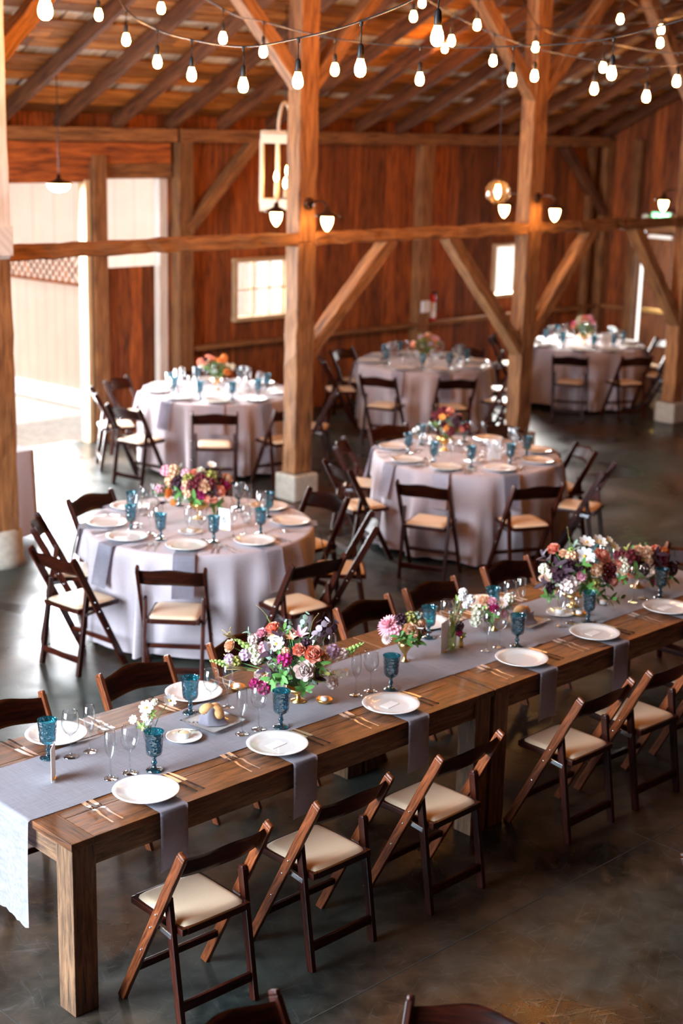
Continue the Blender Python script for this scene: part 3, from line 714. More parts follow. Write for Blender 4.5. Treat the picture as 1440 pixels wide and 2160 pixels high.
def spike_mesh():
    b = MB()
    b.tube([(0,0,-1),(0,.05,0),(0,.1,1)], .03, 5)
    for k in range(16):
        z = -.7+1.7*k/16; a = k*2.2; r = .30*(1-.75*k/16)
        b.ball((r*.8*math.cos(a), r*.8*math.sin(a)+.05, z), .17*(1.15-.8*k/16), 1, (1,1,1.3), .15)
    return b.mesh('snapdragon')
def lily_mesh():
    b = MB()
    for k in range(6): petal(b, .42, 1.25, .4, .62, 2*PI*k/6, .05, 0, 5, 3, curl=.2, pointy=.5)
    for k in range(4): b.tube([(0,0,0),(.1*math.cos(k*1.6),.1*math.sin(k*1.6),.8)], .02, 4)
    return b.mesh('lily')
def leaf_mesh():
    b = MB(); r_ = random.Random(9)
    b.tube([(0,0,-1.0),(.05,0,-.3),(0,0,.5)], .03, 4)
    for k in range(7):
        z = -.6+k*.2; az = k*2.4
        t = MB(); petal(t, .36, .85, .25, .9, 0, .02, 0, 5, 2, curl=.15, pointy=.35); me = t.mesh('x')
        b.add_mesh(me, Matrix.Translation((0,0,z)) @ Matrix.Rotation(az,4,'Z') @ Matrix.Rotation(r_.uniform(-.3,.3),4,'Y')); bpy.data.meshes.remove(me)
    return b.mesh('leaf_sprig')
def disc_mesh():
    b = MB(); r_ = random.Random(10)
    b.tube([(0,0,-1.2),(.1,0,0),(0,.05,1)], .025, 4)
    for k in range(11):
        z = -.6+k*.16; az = k*2.3; t = MB(); t.lathe([(0,.02),(.16,.01),(.24,0)], 10); me = t.mesh('x')
        b.add_mesh(me, Matrix.Rotation(az,4,'Z') @ Matrix.Translation((.34,0,z)) @ Matrix.Rotation(r_.uniform(.6,1.5),4,'Y')); bpy.data.meshes.remove(me)
    return b.mesh('eucalyptus')
def grass_mesh():
    b = MB(); r_ = random.Random(12)
    for k in range(12):
        a = r_.uniform(-.5,.5); c_ = r_.uniform(-.4,.4)
        b.tube([(0,0,-.2),(a*.3,c_*.3,.4),(a*.8,c_*.7,.8),(a*1.3,c_+.0,.9+r_.uniform(-.3,.3))], .022, 4, .03)
    return b.mesh('grass_plume')
def twig_mesh():
    b = MB(); b.tube([(0,0,-1),(.05,0,-.4),(0,.05,.1),(-.12,.02,.55),(-.3,0,.9)], .028, 5, .012); b.ball((-.3,0,.92), .05, 1); b.ball((0,.05,.1), .035, 1); return b.mesh('twig')
FM = dict(rose=[rose_mesh(0),rose_mesh(1),rose_mesh(2)], cosmos=[cosmos_mesh()], dahlia=[dahlia_mesh()], puff=[puff_mesh()], spike=[spike_mesh()], lily=[lily_mesh()], leaf=[leaf_mesh()], disc=[disc_mesh()], grass=[grass_mesh()], twig=[twig_mesh()])
FN = dict(rose='rose', cosmos='cosmos', dahlia='dahlia', puff='blossom_cluster', spike='snapdragon', lily='lily', leaf='leaf_sprig', disc='eucalyptus', grass='grass_plume', twig='twig')
FS = dict(rose=1.22, cosmos=1.15, dahlia=1.15, puff=1.5, spike=1.5, lily=1.25, leaf=1.45, disc=1.5, grass=1.5, twig=1.3)
for l in FM.values():
    for me in l: me.materials.append(M['f_green'])
eye_me = MB().ball((0,0,.12), .22, 1, (1,1,.5)).mesh('flower_centre', M['f_yellow'])
CNAME = dict(plumleaf='dark plum', coral='coral', peach='peach', blush='blush', white='white', cream='cream', magenta='magenta', plum='dark plum', pink='pink', burgundy='burgundy', green='green', tan='tan', lime='lime green', sage='sage green', olive='olive', orange='orange', lilac='lilac', silver='silvery mauve')
def blooms(root, centre, items):
    c = Vector(centre)
    items = [(k_,c_,x,y,max(z,.815+r*.5) if root.location.z < .8 else z,r) for k_,c_,x,y,z,r in items]
    for kind, col, x, y, z, r in items:
        me = random.choice(FM[kind]); o = bpy.data.objects.new(FN[kind], me); COL.objects.link(o); o.parent = root
        o.location = (x,y,z-root.location.z)
        d = (Vector((x,y,z))-Vector((0,0,centre[2]-.05))); d += Vector((-.04,-.04,.05))
        if d.length < .01: d = Vector((0,0,1))
        if kind in ('cosmos','rose'): d = d.normalized()+Vector((-.35,-.35,.15))
        d.normalize(); d.z = max(d.z, -.12 if z > .87 else .25)
        q = d.to_track_quat('Z','Y'); o.rotation_mode = 'QUATERNION'; o.rotation_quaternion = q @ Matrix.Rotation(random.uniform(0,6.28),3,'Z').to_quaternion()
        s = r*FS[kind]; o.scale = (s,s,s)
        o.material_slots[0].link = 'OBJECT'; o.material_slots[0].material = M['f_'+col]
        o['label'] = CNAME[col]+' '+FN[kind].replace('_',' ')
        if kind == 'cosmos':
            e = bpy.data.objects.new('flower_centre', eye_me); COL.objects.link(e); e.parent = o
        # a stem down to the vase
    b = MB(); r0 = Vector((0,0,centre[2]-.12-root.location.z))
    for i, (kind, col, x, y, z, r) in enumerate(items):
        p = Vector((x,y,z-root.location.z)); b.tube([r0+Vector((p.x*.08,p.y*.08,0)), r0.lerp(p,.5)+Vector((0,0,.02)), p], .0018, 4)
    b.build('stems', M['f_green'], root)
def filler(root, centre, rad, n, seed, cols=('green','green','plumleaf','sage','olive')):
    r_ = random.Random(seed)
    for k in range(n):
        a = r_.uniform(0,2*PI); e = r_.uniform(-.7,1.0); v = Vector((math.cos(a)*math.cos(e), math.sin(a)*math.cos(e), math.sin(e)*.8))*rad*r_.uniform(.45,.8)
        o = bpy.data.objects.new('leaf_sprig', FM['leaf'][0]); COL.objects.link(o); o.parent = root
        o.location = Vector((0,0,centre-root.location.z))+v; o.rotation_mode = 'QUATERNION'; o.rotation_quaternion = (v+Vector((0,0,.05))).to_track_quat('Z','Y')
        s = r_.uniform(.035,.055)*rad/.16; o.scale = (s,s,s); o.material_slots[0].link = 'OBJECT'; o.material_slots[0].material = M['f_'+r_.choice(cols)]
def compote(root, h, r, mat='gold'):
    MB().lathe([(0,0),(r*.62,0),(r*.64,.004),(r*.25,.014),(.010,.03),(.010,h*.45),(r*.5,h*.55),(r*.95,h*.78),(r,h),(r*.96,h),(r*.88,h*.8),(r*.4,h*.6),(0,h*.58)], 26).build('compote_bowl', M[mat], root)
ARR = {
'main':((4.600,4.980),[
('rose','blush',-0.072,-0.115,0.978,0.047),('rose','coral',-0.023,-0.122,1.047,0.043),('rose','coral',-0.071,-0.078,1.067,0.031),('rose','peach',0.016,-0.143,1.021,0.029),('puff','magenta',-0.124,-0.037,1.024,0.027),('puff','magenta',-0.137,0.090,0.846,0.027),('puff','magenta',-0.165,0.124,0.863,0.023),('puff','plum',-0.032,-0.084,1.091,0.022),('rose','blush',-0.145,0.119,0.904,0.025),('rose','pink',-0.104,0.149,1.096,0.027),('rose','coral',-0.062,0.116,1.118,0.034),('rose','peach',-0.220,0.240,1.035,0.032),('cosmos','white',-0.111,0.039,1.076,0.038),('cosmos','white',-0.070,0.114,1.092,0.027),('puff','cream',-0.140,0.143,0.983,0.025),('puff','cream',-0.145,0.162,1.022,0.023),('puff','pink',-0.107,0.128,1.031,0.025),('puff','blush',-0.139,0.174,1.071,0.021),('puff','lilac',-0.178,0.185,0.997,0.023),('spike','lime',-0.269,0.261,0.960,0.037),('puff','lilac',-0.236,0.233,0.974,0.021),('puff','olive',-0.214,0.209,0.966,0.021),('spike','lime',-0.163,0.186,1.039,0.050),('lily','pink',-0.035,-0.042,1.117,0.036),('lily','peach',-0.067,-0.022,1.108,0.027),('disc','silver',0.094,-0.038,1.113,0.046),('disc','sage',0.047,0.020,1.145,0.037),('disc','sage',-0.005,0.065,1.130,0.027),('disc','plumleaf',0.122,-0.067,1.106,0.046),('puff','lilac',0.127,-0.103,1.023,0.027),('puff','blush',0.160,-0.139,1.014,0.021),('spike','lime',0.200,-0.167,1.041,0.041),('leaf','green',-0.143,0.004,0.916,0.045),('leaf','green',-0.131,-0.045,0.944,0.040),('leaf','green',-0.119,0.078,0.859,0.037),('leaf','green',-0.007,-0.144,0.998,0.036),('disc','olive',0.030,-0.153,0.952,0.029),('disc','cream',0.126,-0.139,0.919,0.034),('puff','blush',0.100,-0.129,0.877,0.023),('grass','tan',-0.189,0.172,0.929,0.064),('grass','tan',-0.198,0.229,1.064,0.050),('leaf','plumleaf',-0.139,0.043,1.028,0.045),('leaf','plumleaf',-0.151,0.035,0.954,0.041),('leaf','plumleaf',-0.093,0.024,1.096,0.036),('leaf','plumleaf',-0.116,0.151,1.067,0.032),('leaf','green',-0.063,-0.107,0.888,0.041),('leaf','green',-0.058,0.032,1.119,0.032),('twig','tan',-0.075,0.151,1.177,0.059),('twig','tan',0.077,-0.007,1.151,0.050),('puff','peach',-0.111,-0.029,1.058,0.016),('puff','peach',-0.138,0.066,0.902,0.018),('leaf','sage',-0.146,0.191,1.097,0.023),('spike','plum',-0.015,0.084,1.153,0.023)]),
'right':((6.830,5.030),[
('rose','coral',-0.069,0.111,1.101,0.036),('cosmos','white',0.074,-0.012,1.147,0.042),('cosmos','white',-0.031,-0.082,1.098,0.049),('cosmos','white',0.130,-0.063,1.154,0.042),('rose','coral',0.120,-0.086,1.065,0.050),('rose','peach',0.012,-0.136,1.018,0.036),('rose','pink',-0.081,-0.105,0.998,0.030),('puff','blush',-0.130,-0.059,0.945,0.041),('puff','burgundy',0.145,-0.133,1.002,0.033),('puff','burgundy',0.136,-0.139,0.962,0.033),('leaf','plumleaf',-0.151,-0.000,1.028,0.055),('leaf','plumleaf',-0.133,0.083,0.911,0.050),('leaf','plumleaf',-0.108,0.130,1.047,0.044),('leaf','plumleaf',-0.140,-0.036,1.013,0.049),('puff','plum',-0.157,-0.008,0.988,0.033),('puff','plum',-0.120,0.083,0.887,0.028),('puff','plum',-0.120,-0.043,1.054,0.030),('puff','cream',-0.127,0.129,0.993,0.025),('puff','peach',-0.092,-0.035,1.096,0.027),('rose','peach',-0.105,0.016,1.105,0.025),('cosmos','cream',0.171,-0.099,1.167,0.022),('cosmos','cream',0.187,-0.129,1.127,0.030),('rose','coral',0.146,-0.159,0.933,0.033),('rose','coral',0.185,-0.165,1.024,0.028),('leaf','green',-0.074,-0.093,1.046,0.044),('leaf','green',0.137,-0.192,0.822,0.044),('leaf','green',-0.051,-0.120,0.923,0.049),('leaf','green',-0.123,0.067,0.834,0.044),('leaf','green',0.063,-0.108,0.853,0.044),('puff','plum',-0.084,-0.084,1.049,0.025),('puff','cream',-0.162,0.049,0.990,0.022),('leaf','sage',-0.040,-0.009,1.138,0.033),('twig','tan',0.007,0.065,1.178,0.055),('puff','lime',-0.071,-0.012,1.123,0.016),('puff','cream',0.208,-0.192,1.011,0.025),('leaf','green',0.102,-0.126,0.908,0.044),('puff','olive',0.000,-0.139,0.939,0.027)]),
'farright':((7.450,5.010),[
('puff','burgundy',-0.123,-0.035,0.991,0.037),('rose','peach',-0.060,-0.084,1.019,0.037),('rose','peach',-0.092,-0.054,1.027,0.034),('puff','burgundy',-0.141,0.051,0.986,0.029),('puff','cream',-0.145,0.007,0.960,0.029),('rose','coral',-0.089,0.035,0.818,0.023),('dahlia','burgundy',0.018,-0.125,0.963,0.063),('rose','coral',0.001,-0.105,1.025,0.032),('rose','orange',0.111,-0.097,0.993,0.029),('rose','peach',-0.056,-0.102,0.968,0.026),('puff','magenta',0.036,-0.098,0.786,0.020),('leaf','green',0.009,-0.086,0.843,0.058),('leaf','green',-0.106,-0.057,0.903,0.052),('leaf','plumleaf',0.116,-0.125,0.929,0.052),('leaf','plumleaf',-0.023,-0.112,0.990,0.052),('leaf','green',0.087,-0.139,0.810,0.052),('puff','plum',0.121,-0.142,0.895,0.035),('rose','coral',-0.115,-0.031,0.884,0.029),('leaf','green',-0.106,0.036,0.775,0.041),('puff','plum',-0.084,-0.083,0.920,0.034)]),
'compote':((5.400,5.030),[
('dahlia','pink',-0.057,0.066,0.959,0.059),('rose','peach',-0.020,-0.046,0.959,0.034),('puff','olive',0.030,-0.005,0.995,0.030),('puff','sage',0.053,-0.025,1.006,0.022),('rose','peach',0.058,-0.041,0.973,0.030),('leaf','green',-0.031,-0.044,0.907,0.039),('leaf','green',0.028,-0.045,0.883,0.039),('leaf','green',-0.057,-0.012,0.912,0.034),('puff','plum',-0.017,0.021,0.995,0.025),('dahlia','blush',-0.075,0.061,0.896,0.030),('leaf','plumleaf',0.060,-0.060,0.927,0.030),('puff','pink',-0.062,0.004,0.944,0.025)]),
'small':((6.140,5.050),[
('rose','peach',-0.033,0.045,0.933,0.034),('rose','magenta',-0.040,-0.025,0.911,0.026),('rose','pink',0.023,-0.046,0.871,0.024),('puff','cream',-0.068,0.059,0.879,0.032),('puff','cream',-0.088,0.058,0.823,0.026),('leaf','green',-0.050,0.041,0.877,0.037),('leaf','green',-0.041,-0.014,0.866,0.037),('rose','pink',-0.034,-0.008,0.943,0.024),('cosmos','blush',0.015,-0.039,0.937,0.024),('puff','cream',0.064,-0.044,0.951,0.024),('leaf','sage',0.053,-0.046,0.915,0.032),('puff','plum',-0.036,0.017,0.849,0.021)]),
'bottle':((5.733,5.008),[
('puff','white',0.057,-0.020,1.078,0.018),('puff','white',0.079,-0.054,1.042,0.020),('puff','white',0.056,-0.044,1.010,0.015),('puff','white',0.047,-0.021,1.051,0.015),('leaf','lime',0.025,-0.004,1.036,0.020)]),
'bud':((5.790,4.985),[
('puff','magenta',-0.025,-0.006,0.856,0.015),('puff','plum',-0.003,0.013,0.887,0.018),('puff','plum',-0.022,-0.001,0.876,0.015),('leaf','green',0.000,-0.011,0.829,0.018),('puff','lime',-0.012,-0.019,0.849,0.010)]),
'front':((3.779,5.077),[
('cosmos','white',-0.032,-0.022,0.936,0.030),('cosmos','white',0.070,-0.059,0.955,0.028),('cosmos','white',-0.060,0.036,0.869,0.019),('cosmos','white',-0.022,0.004,0.880,0.017),('puff','cream',0.004,-0.039,0.959,0.013),('leaf','lime',-0.037,0.003,0.839,0.021),('leaf','lime',-0.011,-0.035,0.905,0.019),('puff','white',-0.013,-0.013,0.860,0.013)]),
'T6':((6.390,7.980),[
('rose','orange',-0.151,0.135,0.945,0.037),('rose','pink',-0.138,-0.011,1.009,0.023),('rose','magenta',-0.084,-0.111,0.974,0.039),('rose','peach',-0.054,-0.122,1.028,0.046),('rose','cream',-0.032,-0.057,1.118,0.030),('rose','coral',-0.069,-0.031,1.108,0.026),('puff','olive',-0.110,-0.023,1.067,0.033),('puff','peach',-0.133,0.148,1.028,0.033),('puff','pink',-0.096,0.028,1.098,0.026),('puff','peach',-0.107,0.148,1.098,0.033),('puff','burgundy',-0.048,-0.088,1.084,0.030),('puff','burgundy',-0.103,-0.069,1.036,0.036),('puff','plum',-0.137,0.065,1.026,0.036),('puff','olive',0.008,-0.115,1.084,0.036),('rose','peach',0.148,-0.119,1.050,0.037),('rose','magenta',0.132,-0.117,1.013,0.040),('rose','coral',0.054,-0.157,0.982,0.040),('cosmos','white',0.089,-0.028,1.142,0.030),('puff','coral',0.004,-0.154,0.933,0.023),('puff','coral',-0.038,-0.141,0.938,0.023),('puff','burgundy',-0.013,-0.131,1.052,0.036),('puff','burgundy',-0.079,-0.094,1.040,0.030),('leaf','green',-0.073,0.113,1.093,0.040),('leaf','green',-0.148,0.007,0.961,0.046),('leaf','plumleaf',-0.192,0.152,0.882,0.047),('leaf','plumleaf',-0.006,-0.155,0.971,0.046),('puff','peach',-0.133,-0.041,0.982,0.026),('puff','pink',-0.147,0.186,1.097,0.030),('leaf','green',-0.168,0.160,0.970,0.040),('leaf','green',-0.102,-0.090,0.938,0.053),('leaf','green',0.040,-0.132,0.881,0.060),('twig','tan',0.142,-0.082,1.133,0.047),('puff','orange',-0.142,0.104,0.884,0.020),('leaf','green',-0.202,0.183,0.942,0.033),('puff','peach',-0.122,-0.027,1.041,0.030),('puff','pink',-0.198,0.189,0.969,0.027),('leaf','plumleaf',0.065,-0.121,1.074,0.040),('leaf','plumleaf',-0.147,0.029,0.992,0.040)]),

}
def centerpiece(key, label, zc, rad, nfill, bowl=(.10,.07), cat='flower arrangement', z0=ZRUN, group='flower centrepieces', mat='gold'):
    (bx,by), items = ARR[key]
    root = empty('flower_arrangement', (bx,by,z0), 0, label, cat, group)
    if bowl: compote(root, bowl[0], bowl[1], mat)
    blooms(root, (0,0,zc), items)
    if nfill: filler(root, zc-.01, rad, nfill, len(key)*3+1)
    return root
centerpiece('main', 'large loose flower arrangement of coral and blush roses nearest the camera', .965, .17, 40, (.075,.06))
centerpiece('right', 'large flower arrangement with white cosmos and dark plum leaves', .98, .16, 34, (.08,.06))
centerpiece('farright', 'flower arrangement with a burgundy dahlia and coral roses at the far right', .96, .14, 20)
centerpiece('compote', 'small gold footed bowl with a pink dahlia and peach ranunculus', .93, .07, 6, (.105,.035), group='small flower vases')
centerpiece('small', 'small posy of pink roses and cream blossoms beside the bread plate', .90, .06, 6, (.08,.035), group='small flower vases')
root = centerpiece('front', 'little clear bud vase with white cosmos near the front of the table', .90, .03, 0, None, 'bud vase', group='small flower vases')
MB().lathe([(0,0),(.024,0),(.028,.01),(.03,.05),(.022,.085),(.02,.105)], 20).build('glass_vase', M['glass'], root)
root = centerpiece('bottle', 'slim olive glass bottle holding a spray of white blossom', .95, .03, 0, None, 'bottle', group='small flower vases')
MB().lathe([(0,0),(.026,0),(.029,.006),(.030,.085),(.026,.115),(.013,.14),(.012,.20),(.0145,.203)], 22).build('glass_bottle', M['greenglass'], root)
root = centerpiece('bud', 'tiny gold bud vase with magenta and plum flowers beside the bottle', .84, .02, 0, None, 'bud vase', group='small flower vases')
MB().lathe([(0,0),(.014,0),(.016,.01),(.012,.035),(.008,.05),(.010,.055),(0,.05)], 14).build('bud_vase', M['gold'], root)
centerpiece('T6', 'flower arrangement of orange, coral and magenta roses on the round table numbered 6', .98, .16, 24, (.12,.07), z0=.7645)
def random_arr(cx, cy, cols, seed, label, dark):
    r_ = random.Random(seed); items = []
    for k in range(22):
        a = r_.uniform(0,2*PI); e = r_.uniform(-.1,1.35); rr = r_.uniform(.11,.16)
        kind = r_.choice(('rose','rose','puff','puff','cosmos','dahlia'))
        items.append((kind, r_.choice(cols), rr*1.25*math.cos(a)*math.cos(e), rr*1.25*math.sin(a)*math.cos(e), .97+rr*math.sin(e)*.95, r_.uniform(.02,.036)))
    ARR['tmp'] = ((cx,cy), items)
    centerpiece('tmp', label, .97, .15, 16, (.12,.07), z0=.7645)
random_arr(9.48, 8.45, ('burgundy','burgundy','orange','coral','plum','magenta'), 21, 'low dark flower arrangement on the middle round table right of the centre post', 1)
random_arr(12.95, 11.93, ('orange','peach','lilac','cream','olive','coral'), 22, 'flower arrangement on the back round table near the fire extinguisher', 0)
random_arr(15.85, 11.78, ('pink','coral','blush','magenta','coral','cream'), 23, 'pink and coral flower arrangement on the far right round table', 0)
random_arr(9.80, 11.95, ('cream','coral','orange','burgundy','pink','cream'), 24, 'flower arrangement on the back left round table by the open doorway', 0)
# ------------------------------------------------------------------ small things on the tables
def table_card(x, y, z, rz, w, h, label, digit=None, stand=None):
    t = empty('table_number' if digit else 'menu_card', (x,y,z), rz, label, 'card', 'standing cards on the tables')
    hh = stand or 0
    MB().box((0,0,h/2+hh), (w,.0025,h), 0).build('card', M['card'], t)
    MB().bar((0,-.011,.004), (0,.011,.004), .03, .008, (1,0,0), .002).build('card_holder', M['gold'], t)
    if digit:
        me = text_mesh(digit, h*.5, .0006); me.materials.append(M['ink']); o = bpy.data.objects.new('digit', me); COL.objects.link(o); o.parent = t
        o.location = (0,-.002,h/2+hh); o.rotation_euler = (PI/2,0,0)
table_card(6.328, 7.625, .7645, math.radians(-72), .092, .15, 'white card with the number 6 standing on the nearest round table', '6', .004)
table_card(9.52, 7.93, .7645, math.radians(-35), .12, .17, 'blank white card standing on the middle round table', None, .004)
table_card(15.95, 11.50, .7645, math.radians(-50), .12, .16, 'white card standing on the far right round table', None, .004)
table_card(9.82, 11.60, .7645, math.radians(-48), .12, .16, 'white card standing on the back left round table', None, .004)
table_card(5.66, 4.99, ZRUN, math.radians(20), .10, .17, 'pinkish white menu card standing beside the olive glass bottle', None, .004)
table_card(3.218, 4.999, ZRUN, math.radians(46), .09, .15, 'card in a gold stand seen edge-on near the front end of the table', None, .004)
def butter(x, y, z, rz, label):
    t = empty('butter_plate', (x,y,z), rz, label, 'plate', 'butter plates')
    o = bpy.data.objects.new('plate', sideplate_me); COL.objects.link(o); o.parent = t
    d = empty('butter_dish', (x,y,z+.0055), rz, 'white butter ramekin on the '+label.split(' with')[0], 'ramekin', 'butter ramekins')
    MB().lathe([(0,0),(.026,0),(.028,.004),(.030,.024),(.029,.026),(.0265,.024),(.0255,.018),(0,.018)], 22).build('ramekin', M['china'], d)
    MB().lathe([(0,.017),(.0258,.0175),(.0255,.022),(.018,.025),(0,.026)], 18).build('butter', M['butter'], d)
    k = put('butter_knife', knife_me, x+.045*math.cos(rz), y+.045*math.sin(rz), z+.014, rz+.3, 'butter knife on the '+label.split(' with')[0], 'knife', 'butter knives'); k.scale = (.7,.55,.7)
butter(3.905, 4.985, ZRUN, .7, 'small white plate near the front of the farm table with butter')
butter(6.66, 4.99, ZRUN, .6, 'small white plate beside the plum-leaved flowers with butter')
butter(6.318-.2, 7.885-.16, .7645, .5, 'small round white plate on the round table numbered 6 with butter')
butter(9.35, 8.0, .7645, .5, 'small round white plate on the middle round table with butter')
def bread(x, y, rz, label, n):
    t = empty('bread_platter', (x,y,ZRUN), rz, label, 'platter', 'square bread platters')
    b = MB(); b.grid(lambda u,v: ((u-.5)*.22, (v-.5)*.22, .004+.012*max(abs(u-.5)*2,abs(v-.5)*2)**6), 16, 16, .004); b.build('square_plate', M['china'], t)
    b = MB()
    def nf(u,v):
        a = u*2*PI; sq = 1/max(abs(math.cos(a+.4)),abs(math.sin(a+.4)))**.5; r = (.040+.024*(1-v)**1.6)*sq*(1+.10*math.sin(3*a+5*v))*1.0
        if v < .02: r *= 1.0
        z = .010+.062*v+.012*math.sin(5*a+1)*v
        return (r*math.cos(a)*(1+.12*v), r*math.sin(a), z+.012*math.sin(a*2)*(v))
    b.grid(nf, 48, 12, .002); b.xform(Matrix.Identity(4))
    o = b.build('bread_napkin', M['napkin'], None, (x,y,ZRUN)); o.rotation_euler = (0,0,rz); tag(o, 'grey napkin round the rolls, '+label.replace(' with grey napkin',''), 'napkin', 'bread napkins')
    for k in range(n):
        a = k*2.1+.5; b = MB(); b.ball((0,0,0), .032, 3, (1.15,.9,.8), .02)
        o = b.build('bread_roll', M['bread'], None, (x+.030*math.cos(a+rz), y+.030*math.sin(a+rz), ZRUN+.062+.012*(k%2))); o.rotation_euler = (.1*k,.3*k,a)
        tag(o, ['browned bread roll, left one','browned bread roll, right one','paler bread roll in front'][k]+' on the '+label.replace(' with grey napkin',''), 'bread roll', 'bread rolls')
bread(4.115, 5.035, .1, 'square white platter with grey napkin nearest the camera', 3)
bread(6.38, 5.03, .1, 'square white platter with grey napkin beyond the pink posy', 2)
# gold and glass votives
vot_me = MB().lathe([(0,0),(.024,0),(.027,.01),(.034,.05)], 18).mesh('votive_holder', M['glass'])
can_me = MB().lathe([(0,.008),(.02,.008),(.02,.026),(0,.026)], 12).mesh('candle', M['card'])
goldv_me = MB().lathe([(0,0),(.028,0),(.034,.004),(.040,.016),(.038,.020),(.030,.012),(0,.009)], 14).mesh('gold_votive_dish', M['gold'])
def votive(x, y, z, label, gold=False):
    t = empty('votive_candle', (x,y,z), 0, label, 'candle holder', 'votive candle holders')
    for me, nm in ((goldv_me if gold else vot_me,'votive_holder'),(can_me,'candle')):
        o = bpy.data.objects.new(nm, me); COL.objects.link(o); o.parent = t
votive(4.685, 4.885, ZRUN, 'low gold votive dish right of the coral and blush arrangement', True)
votive(4.485, 5.30, ZT, 'low gold votive dish behind the coral and blush arrangement', True)
votive(6.99, 4.93, ZRUN, 'clear votive holder right of the white cosmos arrangement')
votive(6.72, 4.90, ZRUN, 'gold votive dish in front of the white cosmos arrangement', True)
for k, (key, (cx, cy, nm, _)) in enumerate(TB.items()):
    for j, (dx,dy,w) in enumerate(((.27,-.19,'right'),(-.25,.12,'left'),(.20,.30,'back'),(.02,-.14,'front'))):
        votive(cx+dx, cy+dy, .7645, 'clear glass votive, %s one on %s'%(w,nm))
# ------------------------------------------------------------------ hanging lights
bulb_me = MB().lathe([(0,-.052),(.012,-.050),(.022,-.042),(.0275,-.028),(.028,-.014),(.024,.004),(.017,.022),(.014,.034),(0,.036)], 12).mesh('bulb', M['bulb'])
sock_me = MB().lathe([(.0145,.028),(.0165,.032),(.0165,.055),(.0155,.060),(.0135,.085),(.006,.094),(0,.095)], 12).mesh('socket', M['black'])
clip_me = MB().lathe([(0,.165),(.008,.168),(.009,.185),(.005,.195),(0,.196)], 8).tube([(0,0,.094),(.001,0,.13),(0,0,.17)], .003, 5).mesh('drop_wire', M['black'])
STR = [
('nearest long string of warm bulbs sweeping from upper left to upper right', [(6.439,8.845,4.02),(6.145,8.104,3.851),(5.866,7.397,3.759),(5.508,6.494,3.685),(5.198,5.711,3.696),(4.907,4.977,3.738),(4.621,4.253,3.843)], (6.75,9.6,4.42),(4.35,3.5,4.15)),
('second string of warm bulbs sagging across the middle top', [(7.226,8.75,4.07),(7.267,8.352,3.974),(7.335,7.686,3.849),(7.41,6.96,3.787),(7.484,6.241,3.782),(7.556,5.54,3.822)], (7.1,9.9,4.6),(7.65,4.7,4.02)),
('string of warm bulbs slanting down through the upper right', [(9.384,8.91,4.359),(9.36,8.458,4.158),(9.335,7.987,3.998),(9.311,7.546,3.881),(9.28,6.952,3.786),(9.254,6.469,3.733)], (9.42,9.9,4.85),(9.2,5.2,3.85)),
('string of warm bulbs behind the four-brace post', [(11.34,9.197,4.22),(10.524,7.806,3.996),(9.819,6.604,3.858)], (12.2,10.2,4.85),(9.2,5.6,3.95)),
('short run of two warm bulbs at the top left', [(6.688,9.522,4.22),(7.394,9.699,4.319)], (6.0,9.3,4.35),(8.3,9.9,4.8)),
('single large bulb hanging close to the camera at the top left', [(3.181,4.862,3.872)], (2.6,5.3,4.05),(3.9,4.3,4.25)),
('short run of two warm bulbs at the top centre', [(9.591,9.013,4.488),(9.863,8.632,4.313)], (9.4,9.5,4.9),(10.4,7.9,4.45)),
('far run of warm bulbs high at the right', [(12.03,8.763,4.497),(12.275,8.47,4.41)], (11.3,9.6,4.95),(13.2,7.4,4.75)),
('faint run of warm bulbs far back near the roof', [(12.619,11.495,4.31),(12.27,8.466,4.292)], (12.7,12.2,4.6),(12.1,7.2,4.6))]
for lab, pts, a, e in STR:
    root = empty('string_lights', (pts[0][0],pts[0][1],pts[0][2]), 0, lab, 'string lights', 'strings of festoon bulbs'); o0 = Vector(pts[0])
    P = [Vector(a)+Vector((0,0,.18))]+[Vector(p)+Vector((0,0,.19)) for p in pts]+[Vector(e)+Vector((0,0,.18))]; path = []
    for i in range(len(P)-1):
        p0,p1,p2,p3 = P[max(i-1,0)],P[i],P[i+1],P[min(i+2,len(P)-1)]
        for k in range(8):
            t = k/8; path.append(.5*((2*p1)+(-p0+p2)*t+(2*p0-5*p1+4*p2-p3)*t*t+(-p0+3*p1-3*p2+p3)*t**3)-o0)
    path.append(P[-1]-o0)
    b = MB(); b.tube(path, .005, 6); b.build('cable', M['black'], root)
    for p in pts:
        s_ = bpy.data.objects.new('socket', sock_me); COL.objects.link(s_); s_.parent = root; s_.location = Vector(p)-o0
        for me in (bulb_me, clip_me):
            q = bpy.data.objects.new(me.name.split('.')[0], me); COL.objects.link(q); q.parent = s_
